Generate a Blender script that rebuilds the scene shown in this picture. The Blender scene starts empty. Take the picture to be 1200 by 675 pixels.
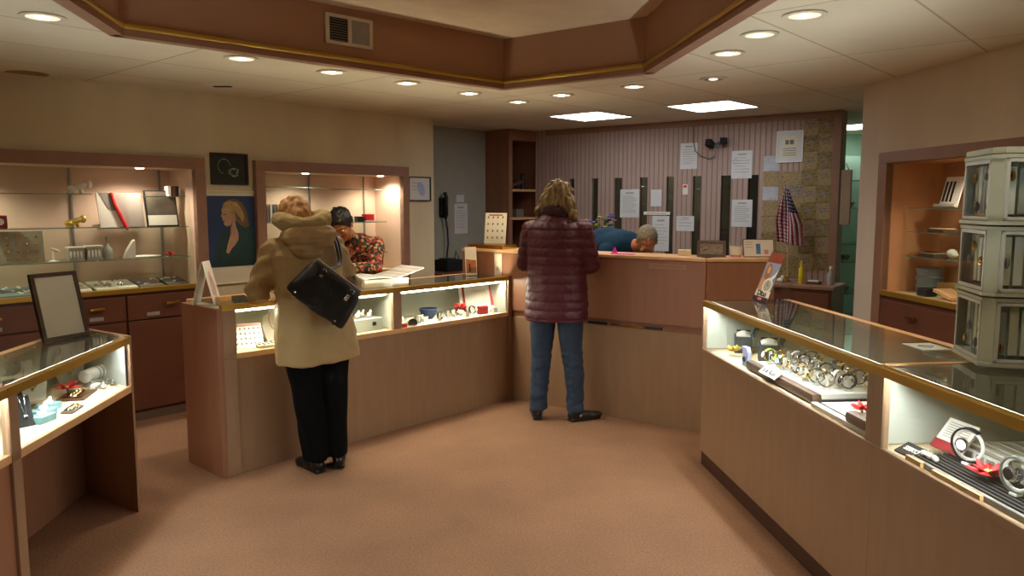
import bpy, bmesh, math, random
from mathutils import Vector, Matrix, Euler, geometry
R = math.radians
random.seed(7)
SC = bpy.context.scene
COL = SC.collection

# ---------------------------------------------------------------- camera
cam_d = bpy.data.cameras.new('camera'); cam = bpy.data.objects.new('camera', cam_d); COL.objects.link(cam)
cam_d.sensor_width = 36.0; cam_d.lens = 36.0 * 900 / 1200; cam_d.clip_start = 0.05; cam_d.clip_end = 60
cam.location = (0, 0, 1.55); cam.rotation_euler = (R(90) - math.atan(99.5 / 900), 0, 0)
SC.camera = cam
# ---------------------------------------------------------------- world, exposure
w = bpy.data.worlds.new('world'); SC.world = w; w.use_nodes = True
w.node_tree.nodes['Background'].inputs[0].default_value = (0.9, 0.75, 0.6, 1)
w.node_tree.nodes['Background'].inputs[1].default_value = 0.05
SC.view_settings.view_transform = 'Standard'; SC.view_settings.look = 'None'
SC.view_settings.exposure = 0.36; SC.view_settings.gamma = 1.0
SC.view_settings.use_curve_mapping = False
SC.cycles.max_bounces = 7; SC.cycles.diffuse_bounces = 4; SC.cycles.transparent_max_bounces = 24
SC.cycles.sample_clamp_indirect = 4.0; SC.cycles.caustics_reflective = False; SC.cycles.caustics_refractive = False
# lamp strengths (every lamp stands inside its own fitting)
CAN_W = 16.0        # one ceiling can light
CAN_COL = (1.0, 0.83, 0.62)
PANEL_E = 7.0       # fluorescent ceiling panels, emission
TUBE_E = 105.0       # case light tubes
PUCK_W = 19.0        # lights inside the wall cabinets
CEIL_Z = 2.36

# ---------------------------------------------------------------- materials
def lin(c):
    if isinstance(c, str):
        c = tuple(int(c[i:i+2], 16) / 255 for i in (0, 2, 4))
    return tuple((x / 12.92 if x <= 0.04045 else ((x + 0.055) / 1.055) ** 2.4) for x in c) + (1,)
def mat(name, col, rough=0.6, metal=0.0, var=0.08, scale=8.0, bump=0.0, bscale=60.0, stretch=(1, 1, 1), spec=0.5, emit=None, estr=0.0, sheen=0.0):
    m = bpy.data.materials.new(name); m.use_nodes = True
    nt = m.node_tree; b = nt.nodes['Principled BSDF']
    tc = nt.nodes.new('ShaderNodeTexCoord'); mp = nt.nodes.new('ShaderNodeMapping'); mp.inputs['Scale'].default_value = stretch
    nt.links.new(tc.outputs['Object'], mp.inputs[0])
    n = nt.nodes.new('ShaderNodeTexNoise'); n.inputs['Scale'].default_value = scale; n.inputs['Detail'].default_value = 4
    nt.links.new(mp.outputs[0], n.inputs[0])
    r = nt.nodes.new('ShaderNodeValToRGB'); c = lin(col)
    r.color_ramp.elements[0].position = 0.3; r.color_ramp.elements[1].position = 0.7
    r.color_ramp.elements[0].color = tuple(x * (1 - var) for x in c[:3]) + (1,)
    r.color_ramp.elements[1].color = tuple(min(1, x * (1 + var)) for x in c[:3]) + (1,)
    nt.links.new(n.outputs[0], r.inputs[0]); nt.links.new(r.outputs[0], b.inputs['Base Color'])
    b.inputs['Roughness'].default_value = rough; b.inputs['Metallic'].default_value = metal
    b.inputs['Specular IOR Level'].default_value = spec
    if sheen: b.inputs['Sheen Weight'].default_value = sheen
    if bump:
        n2 = nt.nodes.new('ShaderNodeTexNoise'); n2.inputs['Scale'].default_value = bscale; n2.inputs['Detail'].default_value = 3
        nt.links.new(mp.outputs[0], n2.inputs[0])
        bp = nt.nodes.new('ShaderNodeBump'); bp.inputs['Strength'].default_value = bump; bp.inputs['Distance'].default_value = 0.01
        nt.links.new(n2.outputs[0], bp.inputs['Height']); nt.links.new(bp.outputs[0], b.inputs['Normal'])
    if emit:
        b.inputs['Emission Color'].default_value = lin(emit); b.inputs['Emission Strength'].default_value = estr
    return m
def glass(name, tint=(0.93, 0.97, 0.95), ior=1.45, rough=0.0, gain=1.0):
    m = bpy.data.materials.new(name); m.use_nodes = True; nt = m.node_tree
    for x in list(nt.nodes): nt.nodes.remove(x)
    o = nt.nodes.new('ShaderNodeOutputMaterial'); mx = nt.nodes.new('ShaderNodeMixShader')
    t = nt.nodes.new('ShaderNodeBsdfTransparent'); t.inputs[0].default_value = tint + (1,)
    g = nt.nodes.new('ShaderNodeBsdfGlossy'); g.inputs['Roughness'].default_value = rough
    f = nt.nodes.new('ShaderNodeFresnel'); f.inputs[0].default_value = ior
    mu = nt.nodes.new('ShaderNodeMath'); mu.operation = 'MULTIPLY'; mu.inputs[1].default_value = gain; mu.use_clamp = True
    nt.links.new(f.outputs[0], mu.inputs[0])
    ge = nt.nodes.new('ShaderNodeNewGeometry'); ff = nt.nodes.new('ShaderNodeMath'); ff.operation = 'SUBTRACT'; ff.inputs[0].default_value = 1.0
    m2 = nt.nodes.new('ShaderNodeMath'); m2.operation = 'MULTIPLY'   # reflect on the entering face only
    nt.links.new(ge.outputs['Backfacing'], ff.inputs[1]); nt.links.new(ff.outputs[0], m2.inputs[0]); nt.links.new(mu.outputs[0], m2.inputs[1]); nt.links.new(m2.outputs[0], mx.inputs[0])
    nt.links.new(t.outputs[0], mx.inputs[1]); nt.links.new(g.outputs[0], mx.inputs[2]); nt.links.new(mx.outputs[0], o.inputs[0])
    return m
def emis(name, col, s):
    m = bpy.data.materials.new(name); m.use_nodes = True; nt = m.node_tree
    for x in list(nt.nodes): nt.nodes.remove(x)
    o = nt.nodes.new('ShaderNodeOutputMaterial'); e = nt.nodes.new('ShaderNodeEmission')
    e.inputs[0].default_value = col + (1,); e.inputs[1].default_value = s; nt.links.new(e.outputs[0], o.inputs[0]); return m
def carpet():
    m = mat('carpet', '987761', 0.95, var=0.10, scale=2.2, bump=0.0, spec=0.1); nt = m.node_tree; b = nt.nodes['Principled BSDF']
    tc = [x for x in nt.nodes if x.type == 'TEX_COORD'][0]; ramp = [x for x in nt.nodes if x.type == 'VALTORGB'][0]
    n = nt.nodes.new('ShaderNodeTexNoise'); n.inputs['Scale'].default_value = 90; n.inputs['Detail'].default_value = 5
    nt.links.new(tc.outputs['Object'], n.inputs[0])
    r2 = nt.nodes.new('ShaderNodeValToRGB'); r2.color_ramp.elements[0].position = .3; r2.color_ramp.elements[1].position = .7
    r2.color_ramp.elements[0].color = (.78, .76, .74, 1); r2.color_ramp.elements[1].color = (1.15, 1.1, 1.05, 1)
    nt.links.new(n.outputs[0], r2.inputs[0])
    mx = nt.nodes.new('ShaderNodeMix'); mx.data_type = 'RGBA'; mx.blend_type = 'MULTIPLY'; mx.inputs[0].default_value = 1
    nt.links.new(ramp.outputs[0], mx.inputs[6]); nt.links.new(r2.outputs[0], mx.inputs[7]); nt.links.new(mx.outputs[2], b.inputs['Base Color'])
    bp = nt.nodes.new('ShaderNodeBump'); bp.inputs['Strength'].default_value = .6; bp.inputs['Distance'].default_value = .008
    nt.links.new(n.outputs[0], bp.inputs['Height']); nt.links.new(bp.outputs[0], b.inputs['Normal']); return m
def tiles():
    # suspended ceiling of 0.61 x 1.22 m panels, laid at 41 degrees like the counters
    m = mat('ceiling_tile', 'ddd2bd', 0.9, var=0.06, scale=1.3, bump=0.15, bscale=120, spec=0.2); nt = m.node_tree; b = nt.nodes['Principled BSDF']
    tc = [x for x in nt.nodes if x.type == 'TEX_COORD'][0]; ramp = [x for x in nt.nodes if x.type == 'VALTORGB'][0]
    mp = nt.nodes.new('ShaderNodeMapping'); mp.vector_type = 'TEXTURE'
    mp.inputs['Location'].default_value = (1.837, 4.355, 0); mp.inputs['Rotation'].default_value = (0, 0, R(48.5 - 0))
    nt.links.new(tc.outputs['Object'], mp.inputs[0])
    br = nt.nodes.new('ShaderNodeTexBrick'); br.offset = 0.0; br.inputs['Scale'].default_value = 1.0
    br.inputs['Brick Width'].default_value = 1.22; br.inputs['Row Height'].default_value = 0.61; br.inputs['Mortar Size'].default_value = 0.007
    br.inputs['Mortar Smooth'].default_value = 0.4
    br.inputs['Color1'].default_value = (1, 1, 1, 1); br.inputs['Color2'].default_value = (.93, .92, .90, 1); br.inputs['Mortar'].default_value = (.62, .57, .50, 1)
    nt.links.new(mp.outputs[0], br.inputs[0])
    mx = nt.nodes.new('ShaderNodeMix'); mx.data_type = 'RGBA'; mx.blend_type = 'MULTIPLY'; mx.inputs[0].default_value = 1
    nt.links.new(ramp.outputs[0], mx.inputs[6]); nt.links.new(br.outputs[0], mx.inputs[7]); nt.links.new(mx.outputs[2], b.inputs['Base Color'])
    return m
def stripes(name, base, dark, period, width=0.16, rough=.7):
    # vertical grooved panelling: thin darker grooves every `period` metres along local x
    m = mat(name, base, rough, var=0.06, scale=3); nt = m.node_tree; b = nt.nodes['Principled BSDF']
    tc = [x for x in nt.nodes if x.type == 'TEX_COORD'][0]; ramp = [x for x in nt.nodes if x.type == 'VALTORGB'][0]
    sx = nt.nodes.new('ShaderNodeSeparateXYZ'); nt.links.new(tc.outputs['Object'], sx.inputs[0])
    md = nt.nodes.new('ShaderNodeMath'); md.operation = 'PINGPONG'; md.inputs[1].default_value = period / 2; nt.links.new(sx.outputs[0], md.inputs[0])
    lt = nt.nodes.new('ShaderNodeMapRange'); lt.inputs[1].default_value = 0; lt.inputs[2].default_value = period * width; nt.links.new(md.outputs[0], lt.inputs[0])
    mx = nt.nodes.new('ShaderNodeMix'); mx.data_type = 'RGBA'; mx.inputs[6].default_value = lin(dark)
    nt.links.new(lt.outputs[0], mx.inputs[0]); nt.links.new(ramp.outputs[0], mx.inputs[7]); nt.links.new(mx.outputs[2], b.inputs['Base Color'])
    bp = nt.nodes.new('ShaderNodeBump'); bp.inputs['Strength'].default_value = .7; bp.inputs['Distance'].default_value = .006
    nt.links.new(lt.outputs[0], bp.inputs['Height']); nt.links.new(bp.outputs[0], b.inputs['Normal']); return m
def newsprint(name, paper, ink, sc=60):
    m = mat(name, paper, .8, var=.08, scale=6); nt = m.node_tree; b = nt.nodes['Principled BSDF']
    tc = [x for x in nt.nodes if x.type == 'TEX_COORD'][0]; ramp = [x for x in nt.nodes if x.type == 'VALTORGB'][0]
    mp = nt.nodes.new('ShaderNodeMapping'); mp.inputs['Scale'].default_value = (1, 1, 3); nt.links.new(tc.outputs['Object'], mp.inputs[0])
    n = nt.nodes.new('ShaderNodeTexNoise'); n.inputs['Scale'].default_value = sc; nt.links.new(mp.outputs[0], n.inputs[0])
    r = nt.nodes.new('ShaderNodeValToRGB'); r.color_ramp.elements[0].position = .50; r.color_ramp.elements[1].position = .66
    r.color_ramp.elements[0].color = (0, 0, 0, 1); r.color_ramp.elements[1].color = (.75, .75, .75, 1); nt.links.new(n.outputs[0], r.inputs[0])
    mx = nt.nodes.new('ShaderNodeMix'); mx.data_type = 'RGBA'; mx.inputs[7].default_value = lin(ink)
    nt.links.new(r.outputs[0], mx.inputs[0]); nt.links.new(ramp.outputs[0], mx.inputs[6]); nt.links.new(mx.outputs[2], b.inputs['Base Color']); return m

M = dict(
 carpet=carpet(), tile=tiles(),
 wall=mat('wallpaper', 'dccfae', .85, var=.10, scale=2.5, bump=.25, bscale=90, stretch=(1, 1, .35)),
 wall_pink=mat('wallpaper_rose', 'd9ccbc', .85, var=.08, scale=2.5, bump=.25, bscale=90, stretch=(1, 1, .35)),
 wall_grey=mat('painted_wall', 'a5a598', .85, var=.05),
 green=mat('green_wall', 'c6dfca', .8, var=.05),
 fascia=mat('soffit_fascia', 'a87f64', .6, var=.10, scale=1.5), tray=mat('tray_ceiling', 'd6c0a4', .9, var=.05),
 lam=mat('counter_laminate', '9c7c60', .38, var=.07, scale=5, stretch=(4, 4, .6)),
 lam_red_shade=mat('counter_laminate_red_shade', '98694f', .35, var=.08, scale=4, stretch=(4, 4, .6)),  # redder laminate; doubles as the shaded copy on the service counter's upper panel
 lam_dark=mat('toe_kick', '4a2c22', .5), trim=mat('mauve_trim', '97705a', .5, var=.08),
 drawer=mat('drawer_front', '704534', .4, var=.10, scale=5), edge=mat('oak_edge', 'd9ad7c', .4, var=.1, scale=12),
 inner=mat('cabinet_lining', 'dcbfab', .75, var=.05, scale=3), inner_w=mat('case_lining_white', 'c3c6ba', .7, var=.03),
 inner_o=mat('cabinet_lining_tan', 'cd966a', .7, var=.06), deck=mat('case_deck', 'ddc9a8', .7, var=.05),
 gold=mat('gold_rail', 'b8923c', .3, .55, var=.08, scale=3), brass=mat('brass', 'd6a650', .22, 1.0, var=.05),
 chrome=mat('chrome', 'd8dad8', .15, 1.0, var=.02), steel=mat('grey_metal', '9a9c98', .4, .8, var=.04),
 black=mat('black_plastic', '17171a', .4), blackm=mat('matte_black', '121214', .85), white=mat('white_card', 'ece8de', .6, var=.02),
 offwhite=mat('cream_card', 'e6dcc2', .6, var=.03), paper=mat('paper', 'd9dadb', .7, var=.03), red=mat('red_silk', 'e0222a', .5, var=.12, scale=20),
 dred=mat('dark_red', '8a1420', .5), pinkc=mat('pink_plastic', 'cf8f8c', .4), magenta=mat('magenta_paper', 'f04fd0', .6), blue=mat('blue_print', '4d86c0', .5),
 teal=mat('pale_teal_box', '86b5bb', .5, var=.05), navy=mat('navy_velvet', '28365c', .8), boxgrey=mat('charcoal_box', '3e4140', .55, var=.05),
 velvet=mat('black_velvet', '141417', .9, sheen=.5), grey=mat('grey_board', '77736e', .6), lgrey=mat('light_grey', 'aaa9a2', .6), brown=mat('brown_leather', '5d4436', .45, var=.1),
 bluegrey=mat('bluegrey_plastic', '7b868c', .5), gold_leaf=mat('gold_ribbon', 'e8c968', .35, .6), lime=mat('lime_strap', 'b6d33a', .5), yellow=mat('yellow_plastic', 'dcc020', .5),
 glass=glass('case_glass', (.90, .93, .90), 1.45, 0, 1.55), shelf=glass('shelf_glass', (.90, .95, .92), 1.5, 0, .8), shelf_edge=mat('shelf_edge', '6f9585', .2, var=.05), mirror=mat('dark_mirror', '6a6a64', .08, 1.0, var=.02),
 slit=glass('tinted_glass', (.62, .64, .60), 1.5, 0, 1.2), clear=glass('acrylic', (.90, .93, .92), 1.45, .05),
 panel_e=emis('fluorescent_panel', (.93, .97, 1.0), PANEL_E), tube_e=emis('case_tube', (.95, .98, 1.0), TUBE_E), tube_w=emis('case_tube_warm', (1.0, .90, .72), TUBE_E),
 can_e=emis('can_bulb', (1.0, .90, .70), 9.0), can_off=emis('can_bulb_dim', (1.0, .9, .7), 1.2), puck_e=emis('puck_bulb', (1.0, .85, .62), 20.0), window_e=emis('bright_window', (.8, .85, 1.0), 2.0),
 ceil_metal=mat('can_cone', 'a8a294', .35, .6), stain=mat('water_stain', '9c7448', .9), duct=mat('white_metal', 'd8cdb9', .5),
 clip=newsprint('newsprint_clipping', 'ab946a', '6a5636', 38), clip2=newsprint('old_newsprint', '94804f', '54452a', 26), doc=newsprint('printed_page', 'c9cbd0', '6a6d78', 110), photo=newsprint('photo_page', '9b8b7b', '33303a', 30),
 stripe=stripes('grooved_panelling', 'b39a8e', '8b7068', .052),
)

# ---------------------------------------------------------------- mesh helpers
class MB:
    def __init__(s): s.bm = bmesh.new()
    def box(s, x0, x1, y0, y1, z0, z1, bev=0.0, M4=None):
        t = bmesh.new(); r = bmesh.ops.create_cube(t, size=1)
        bmesh.ops.scale(t, vec=(abs(x1-x0), abs(y1-y0), abs(z1-z0)), verts=t.verts)
        if bev: bmesh.ops.bevel(t, geom=list(t.edges), offset=min(bev, .45*min(abs(x1-x0), abs(y1-y0), abs(z1-z0))), segments=2, affect='EDGES', profile=.6)
        bmesh.ops.translate(t, vec=((x0+x1)/2, (y0+y1)/2, (z0+z1)/2), verts=t.verts)
        return s.add(t, M4)
    def add(s, t, M4=None):
        if M4 is not None: bmesh.ops.transform(t, matrix=M4, verts=t.verts)
        me = bpy.data.meshes.new('t'); t.to_mesh(me); t.free(); s.bm.from_mesh(me); bpy.data.meshes.remove(me); return s
    def cone(s, p1, p2, r1, r2=None, n=16, caps=True):
        r2 = r1 if r2 is None else r2; p1 = Vector(p1); p2 = Vector(p2); d = p2 - p1; t = bmesh.new()
        bmesh.ops.create_cone(t, cap_ends=caps, segments=n, radius1=r1, radius2=r2, depth=d.length)
        q = Vector((0, 0, 1)).rotation_difference(d.normalized()).to_matrix().to_4x4()
        return s.add(t, Matrix.Translation((p1+p2)/2) @ q)
    def ell(s, c, r, rot=(0, 0, 0), u=24, v=14):
        t = bmesh.new(); bmesh.ops.create_uvsphere(t, u_segments=u, v_segments=v, radius=1)
        if not hasattr(r, '__len__'): r = (r, r, r)
        return s.add(t, Matrix.Translation(c) @ Euler([R(a) for a in rot]).to_matrix().to_4x4() @ Matrix.Diagonal((*r, 1)))
    def cap(s, p1, p2, r1, r2=None, n=20):
        r2 = r1 if r2 is None else r2
        s.cone(p1, p2, r1, r2, n); s.ell(p1, r1, u=n, v=10); return s.ell(p2, r2, u=n, v=10)
    def tube(s, pts, r, n=8, closed=False):
        pts = [Vector(p) for p in pts]; N = len(pts); rings = []; up = None
        for i, p in enumerate(pts):
            if closed: d = pts[(i+1) % N] - pts[i-1]
            else: d = pts[min(i+1, N-1)] - pts[max(i-1, 0)]
            d.normalize()
            if up is None: up = d.orthogonal().normalized()
            up = (up - d * up.dot(d)).normalized(); b = d.cross(up)
            rr = r[i] if hasattr(r, '__len__') else r
            rings.append([s.bm.verts.new(p + (up*math.cos(a) + b*math.sin(a))*rr) for a in [2*math.pi*k/n for k in range(n)]])
        for i in range(N if closed else N-1):
            A, B = rings[i], rings[(i+1) % N]
            for k in range(n): s.bm.faces.new((A[k], A[(k+1) % n], B[(k+1) % n], B[k]))
        if not closed: s.bm.faces.new(rings[0][::-1]); s.bm.faces.new(rings[-1])
        return s
    def lathe(s, prof, c=(0, 0, 0), n=24, M4=None):
        t = bmesh.new(); rings = []
        for r, z in prof:
            rings.append([t.verts.new((max(r, 1e-4)*math.cos(2*math.pi*k/n), max(r, 1e-4)*math.sin(2*math.pi*k/n), z)) for k in range(n)])
        for A, B in zip(rings, rings[1:]):
            for k in range(n): t.faces.new((A[k], A[(k+1) % n], B[(k+1) % n], B[k]))
        return s.add(t, (Matrix.Translation(c) @ M4) if M4 is not None else Matrix.Translation(c))
    def prism(s, poly, z0, z1, M4=None):
        t = bmesh.new(); A = [t.verts.new((x, y, z0)) for x, y in poly]; B = [t.verts.new((x, y, z1)) for x, y in poly]; n = len(poly)
        t.faces.new(A[::-1]); t.faces.new(B)
        for k in range(n): t.faces.new((A[k], A[(k+1) % n], B[(k+1) % n], B[k]))
        return s.add(t, M4)
    def loft(s, rings, n=36, p=2.3, M4=None):
        # rings: (cx, cy, z, rx, ry) superellipses, closed with caps
        t = bmesh.new(); RR = []
        for cx, cy, z, rx, ry in rings:
            ring = []
            for k in range(n):
                a = 2*math.pi*k/n; ca, sa = math.cos(a), math.sin(a)
                ring.append(t.verts.new((cx + rx*math.copysign(abs(ca)**(2/p), ca), cy + ry*math.copysign(abs(sa)**(2/p), sa), z)))
            RR.append(ring)
        for A, B in zip(RR, RR[1:]):
            for k in range(n): t.faces.new((A[k], A[(k+1) % n], B[(k+1) % n], B[k]))
        t.faces.new(RR[0][::-1]); t.faces.new(RR[-1]); return s.add(t, M4)
    def face(s, pts):
        return s.bm.faces.new([s.bm.verts.new(p) for p in pts])
    def build(s, name, m, parent=None, smooth=False, kind=None, label=None, recalc=True):
        if recalc: bmesh.ops.recalc_face_normals(s.bm, faces=s.bm.faces)
        me = bpy.data.meshes.new(name); s.bm.to_mesh(me); s.bm.free()
        me.materials.append(m)
        if smooth:
            me.polygons.foreach_set('use_smooth', [True]*len(me.polygons)); me.set_sharp_from_angle(angle=R(40))
        o = bpy.data.objects.new(name, me); COL.objects.link(o)
        if parent is not None: o.parent = parent
        if kind: o['kind'] = kind
        if label: o['label'] = label
        return o
def box(name, m, parent, x0, x1, y0, y1, z0, z1, bev=0.003, **k): return MB().box(x0, x1, y0, y1, z0, z1, bev).build(name, m, parent, **k)
class Fr:
    """a straight run of furniture: origin, heading (degrees from +Y, clockwise); local x runs along it, local y away from the customer"""
    def __init__(s, O, th): s.O = O; s.th = th; t = R(th); s.ex = (math.sin(t), math.cos(t)); s.ey = (-math.cos(t), math.sin(t)); s.rz = R(90 - th)
    def w(s, x, y, z=0): return (s.O[0] + x*s.ex[0] + y*s.ey[0], s.O[1] + x*s.ex[1] + y*s.ey[1], z)
FL = Fr((-2.42, 5.64), 42); FC = Fr((-1.62, 4.23), 42.5); FH = Fr((.034, 5.968), 125.4); FB = Fr((.38, 8.77), 127.3)
FR = Fr((2.44, 5.44), 174); FRC = Fr((1.125, 4.45), 174.9); FLC = Fr((-1.81, 2.68), -4.7); FS = Fr((-1.87, 3.78), 46.2); FK = Fr((-.02, 8.56), 45)
FW = Fr((0, 0), 90)   # world axes
def thing(name, label, cat, F=FW, p=(0, 0, 0), rz=0.0, group=None, tilt=(0, 0)):
    o = bpy.data.objects.new(name, None); COL.objects.link(o); o.empty_display_size = .05
    o.location = F.w(*p); o.rotation_euler = (R(tilt[0]), R(tilt[1]), F.rz + R(rz)); o['label'] = label; o['category'] = cat
    if group: o['group'] = group
    return o
def single(o, label, cat, F=FW, p=(0, 0, 0), rz=0.0, group=None, tilt=(0, 0)):
    o.location = F.w(*p); o.rotation_euler = (R(tilt[0]), R(tilt[1]), F.rz + R(rz)); o['label'] = label; o['category'] = cat
    if group: o['group'] = group
    return o
def struct(mb, name, m, F=FW, smooth=False):
    o = mb.build(name, m, None, smooth); o['kind'] = 'structure'; o.location = F.w(0, 0, 0); o.rotation_euler = (0, 0, F.rz); return o
def dup(root, loc=None, rot=None, label=None, name=None):
    r = root.copy(); COL.objects.link(r)
    if loc is not None: r.location = loc
    if rot is not None: r.rotation_euler = rot
    if label: r['label'] = label
    for ch in list(root.children):
        c = ch.copy(); COL.objects.link(c); c.parent = r
        for g in ch.children:
            d = g.copy(); COL.objects.link(d); d.parent = c
    return r
def text(name, s, size, m, parent, loc, rot=(90, 0, 0), ext=.0008, align='CENTER', shear=0.0, bold=0.0):
    c = bpy.data.curves.new('t', 'FONT'); c.body = s; c.size = size; c.extrude = ext; c.align_x = align; c.align_y = 'CENTER'; c.resolution_u = 3; c.shear = shear; c.offset = bold
    o = bpy.data.objects.new('t', c); COL.objects.link(o); dg = bpy.context.evaluated_depsgraph_get()
    me = bpy.data.meshes.new_from_object(o.evaluated_get(dg)); bpy.data.objects.remove(o); bpy.data.curves.remove(c)
    me.materials.clear(); me.materials.append(m); q = bpy.data.objects.new(name, me); COL.objects.link(q)
    q.location = loc; q.rotation_euler = [R(a) for a in rot]; q.parent = parent; return q
ORD = ['first', 'second', 'third', 'fourth', 'fifth', 'sixth', 'seventh', 'eighth', 'ninth', 'tenth', 'eleventh', 'twelfth']
# ================================================================ the room
b = MB(); b.box(-7, 6, -3, 13, -.05, 0); struct(b, 'floor', M['carpet'])
# tray opening in the dropped ceiling
TRAY = [(-1.87, 3.78), (-.06, 5.515), (.825, 4.85), (1.40, -1.0), (-1.05, -1.0)]
outer = [(-7, -3), (6, -3), (6, 13), (-7, 13)]
hole = [Vector((x, y, 0)) for x, y in TRAY]
tri = geometry.tessellate_polygon([[Vector((x, y, 0)) for x, y in outer], hole])
allp = outer + TRAY
b = MB(); vs = [b.bm.verts.new((x, y, CEIL_Z)) for x, y in allp]; vt = [b.bm.verts.new((x, y, CEIL_Z + .02)) for x, y in allp]
for t in tri: b.bm.faces.new([vs[i] for i in t]); b.bm.faces.new([vt[i] for i in t][::-1])
struct(b, 'ceiling', M['tile'])
b = MB(); b.prism([(-2.3, 3.9), (-.06, 6.0), (1.1, 5.1), (1.8, -1.4), (-1.5, -1.4)], 2.685, 2.72); struct(b, 'ceiling', M['tray'])
# fascia round the tray (each face a board of its own), gold bead and lower lip
n = len(TRAY)
for i in range(n):
    a, c = Vector(TRAY[i]), Vector(TRAY[(i+1) % n]); d = (c-a); L = d.length; F = Fr(tuple(a), math.degrees(math.atan2(d.x, d.y)))
    b = MB(); b.box(-.02, L+.02, 0, .025, CEIL_Z-.004, 2.69); struct(b, 'trim_%d' % (i+1), M['fascia'], F)
    b = MB(); b.box(-.005, L+.005, -.012, 0.03, CEIL_Z-.014, CEIL_Z+.022); b.box(-.03, L+.03, 0, .055, CEIL_Z-.014, CEIL_Z-.004); struct(b, 'trim_%d' % (i+11), M['trim'], F)
    b = MB(); b.tube([(0, -.012, CEIL_Z+.032), (L, -.012, CEIL_Z+.032)], .014, 12); struct(b, 'trim_%d' % (i+21), M['gold'], F, True)
# ---- left wall with two openings for the lit cabinets
b = MB(); y0, y1 = .05, .16
b.box(-6.5, 2.53, y0, y1, 1.87, CEIL_Z); b.box(.185, .62, y0, y1, 0, 1.87); b.box(2.16, 2.53, y0, y1, 0, 1.87); b.box(2.45, 2.53, y1, .65, 0, CEIL_Z)
struct(b, 'wall_left', M['wall'], FL)
b = MB(); b.box(2.45, 4.2, .55, .65, 0, CEIL_Z); struct(b, 'wall_left_recess', M['wall_grey'], FL)
# ---- right wall
b = MB(); y0, y1 = 0, .1
b.box(0, 6.5, y0, y1, 1.875, CEIL_Z); b.box(0, .24, y0, y1, 0, 1.875); b.box(2.4, 6.5, y0, y1, 0, 1.875); b.box(0, .1, y1, 1.6, 0, CEIL_Z)
struct(b, 'wall_right', M['wall_pink'], FR)
# walls behind the viewer close the shop
b = MB(); b.box(-7, 6, -3.1, -3, 0, CEIL_Z); struct(b, 'wall_front', M['wall'])
# ---- grooved partition at the back, with narrow panes
SLITS = [(.317, .385), (.604, .689), (.889, .981), (1.192, 1.281), (1.492, 1.576), (1.778, 1.867), (2.069, 2.171), (2.338, 2.437)]
b = MB(); xs = [-.14] + [v for s_ in SLITS for v in s_] + [3.12]
for i in range(0, len(xs), 2): b.box(xs[i], xs[i+1], 0, .05, 0, CEIL_Z)
for a, c in SLITS: b.box(a, c, 0, .05, 1.815, CEIL_Z); b.box(a, c, 0, .05, 0, .85)
struct(b, 'wall_back', M['stripe'], FB)
for i, (a, c) in enumerate(SLITS):
    b = MB(); b.box(a, c, .018, .024, .85, 1.815); struct(b, 'window_%d' % (i+1), M['slit'], FB)
b = MB(); b.box(3.10, 3.17, -.03, .14, 0, CEIL_Z, .004); struct(b, 'trim_31', M['trim'], FB)
b = MB(); b.box(0, 3.10, -.012, 0, 2.30, CEIL_Z, .003); struct(b, 'trim_32', M['trim'], FB)
# office behind the partition: dark back wall
b = MB(); b.box(-1, 2.85, 1.2, 1.25, 0, CEIL_Z); b.prism([(3.09, .06), (3.12, .06), (2.85, 1.25), (2.82, 1.25)], 0, CEIL_Z); struct(b, 'wall_office', mat('office_wall', '7b776a', .8), FB)
b = MB(); b.box(-.5, 2.6, .4, 1.1, 0, .74); o = b.build('office_desk', M['drawer']); single(o, 'dark office desk behind the grooved partition, seen through the slits', 'desk', FB)
# green stock room beyond the right end
b = MB(); b.box(2.2, 5.8, 9.3, 9.4, 0, CEIL_Z); b.box(5.2, 5.3, 5.5, 9.3, 0, CEIL_Z); struct(b, 'wall_stockroom', M['green'])
for i, (x, y) in enumerate([(.283, 6.55)]): pass

# ---------------------------------------------------------------- ceiling fittings
def can(x, y, label, on=True, group='recessed can lights'):
    t = thing('recessed_light', label, 'ceiling light', FW, (x, y, CEIL_Z), 0, group)
    MB().lathe([(.068, -.001), (.09, -.001), (.094, -.006), (.088, -.009), (.068, -.007), (.066, .0)], n=32).build('trim_ring', M['duct'], t, True)
    MB().lathe([(.069, -.006), (.060, -.004), (.05, -.0025), (.001, -.002)], n=32).build('reflector', M['ceil_metal'] if not on else M['can_e2'], t, True)
    MB().ell((0, 0, -.006), (.03, .03, .006)).build('bulb', M['can_e'] if on else M['can_off'], t, True)
    if on:
        L = bpy.data.lights.new('can_lamp', 'SPOT'); L.energy = CAN_W; L.color = CAN_COL; L.spot_size = R(158); L.spot_blend = 1.0; L.shadow_soft_size = .05
        o = bpy.data.objects.new('can_lamp', L); COL.objects.link(o); o.location = (0, 0, -.02); o.parent = t
    return t
M['can_e2'] = emis('can_cone_lit', (1.0, .86, .64), .9)
can(-2.047, 3.459, 'round recessed ceiling light at the far left, nearest the camera on the left side')
can(-1.52, 4.43, 'recessed ceiling light above the tray corner, second along the left side')
can(-1.117, 4.881, 'recessed ceiling light in front of the vent grille, third along the left side')
can(-.711, 5.323, 'recessed ceiling light, fourth along the left side of the tray')
can(-.316, 5.81, 'recessed ceiling light just left of the tray front corner')
can(.048, 6.29, 'recessed ceiling light just beyond the tray front corner, lowest in the row')
can(.372, 5.9, 'recessed ceiling light between the tray front corner and the left bright panel')
can(.851, 5.476, 'recessed ceiling light beyond the tray right corner')
can(1.317, 5.144, 'dim recessed ceiling light nearest the right bright panel', False)
can(1.171, 4.282, 'recessed ceiling light, farthest lit one along the tray right side')
can(1.194, 3.816, 'recessed ceiling light, middle one along the tray right side')
can(1.265, 3.429, 'recessed ceiling light, nearest the camera along the tray right side')
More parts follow.
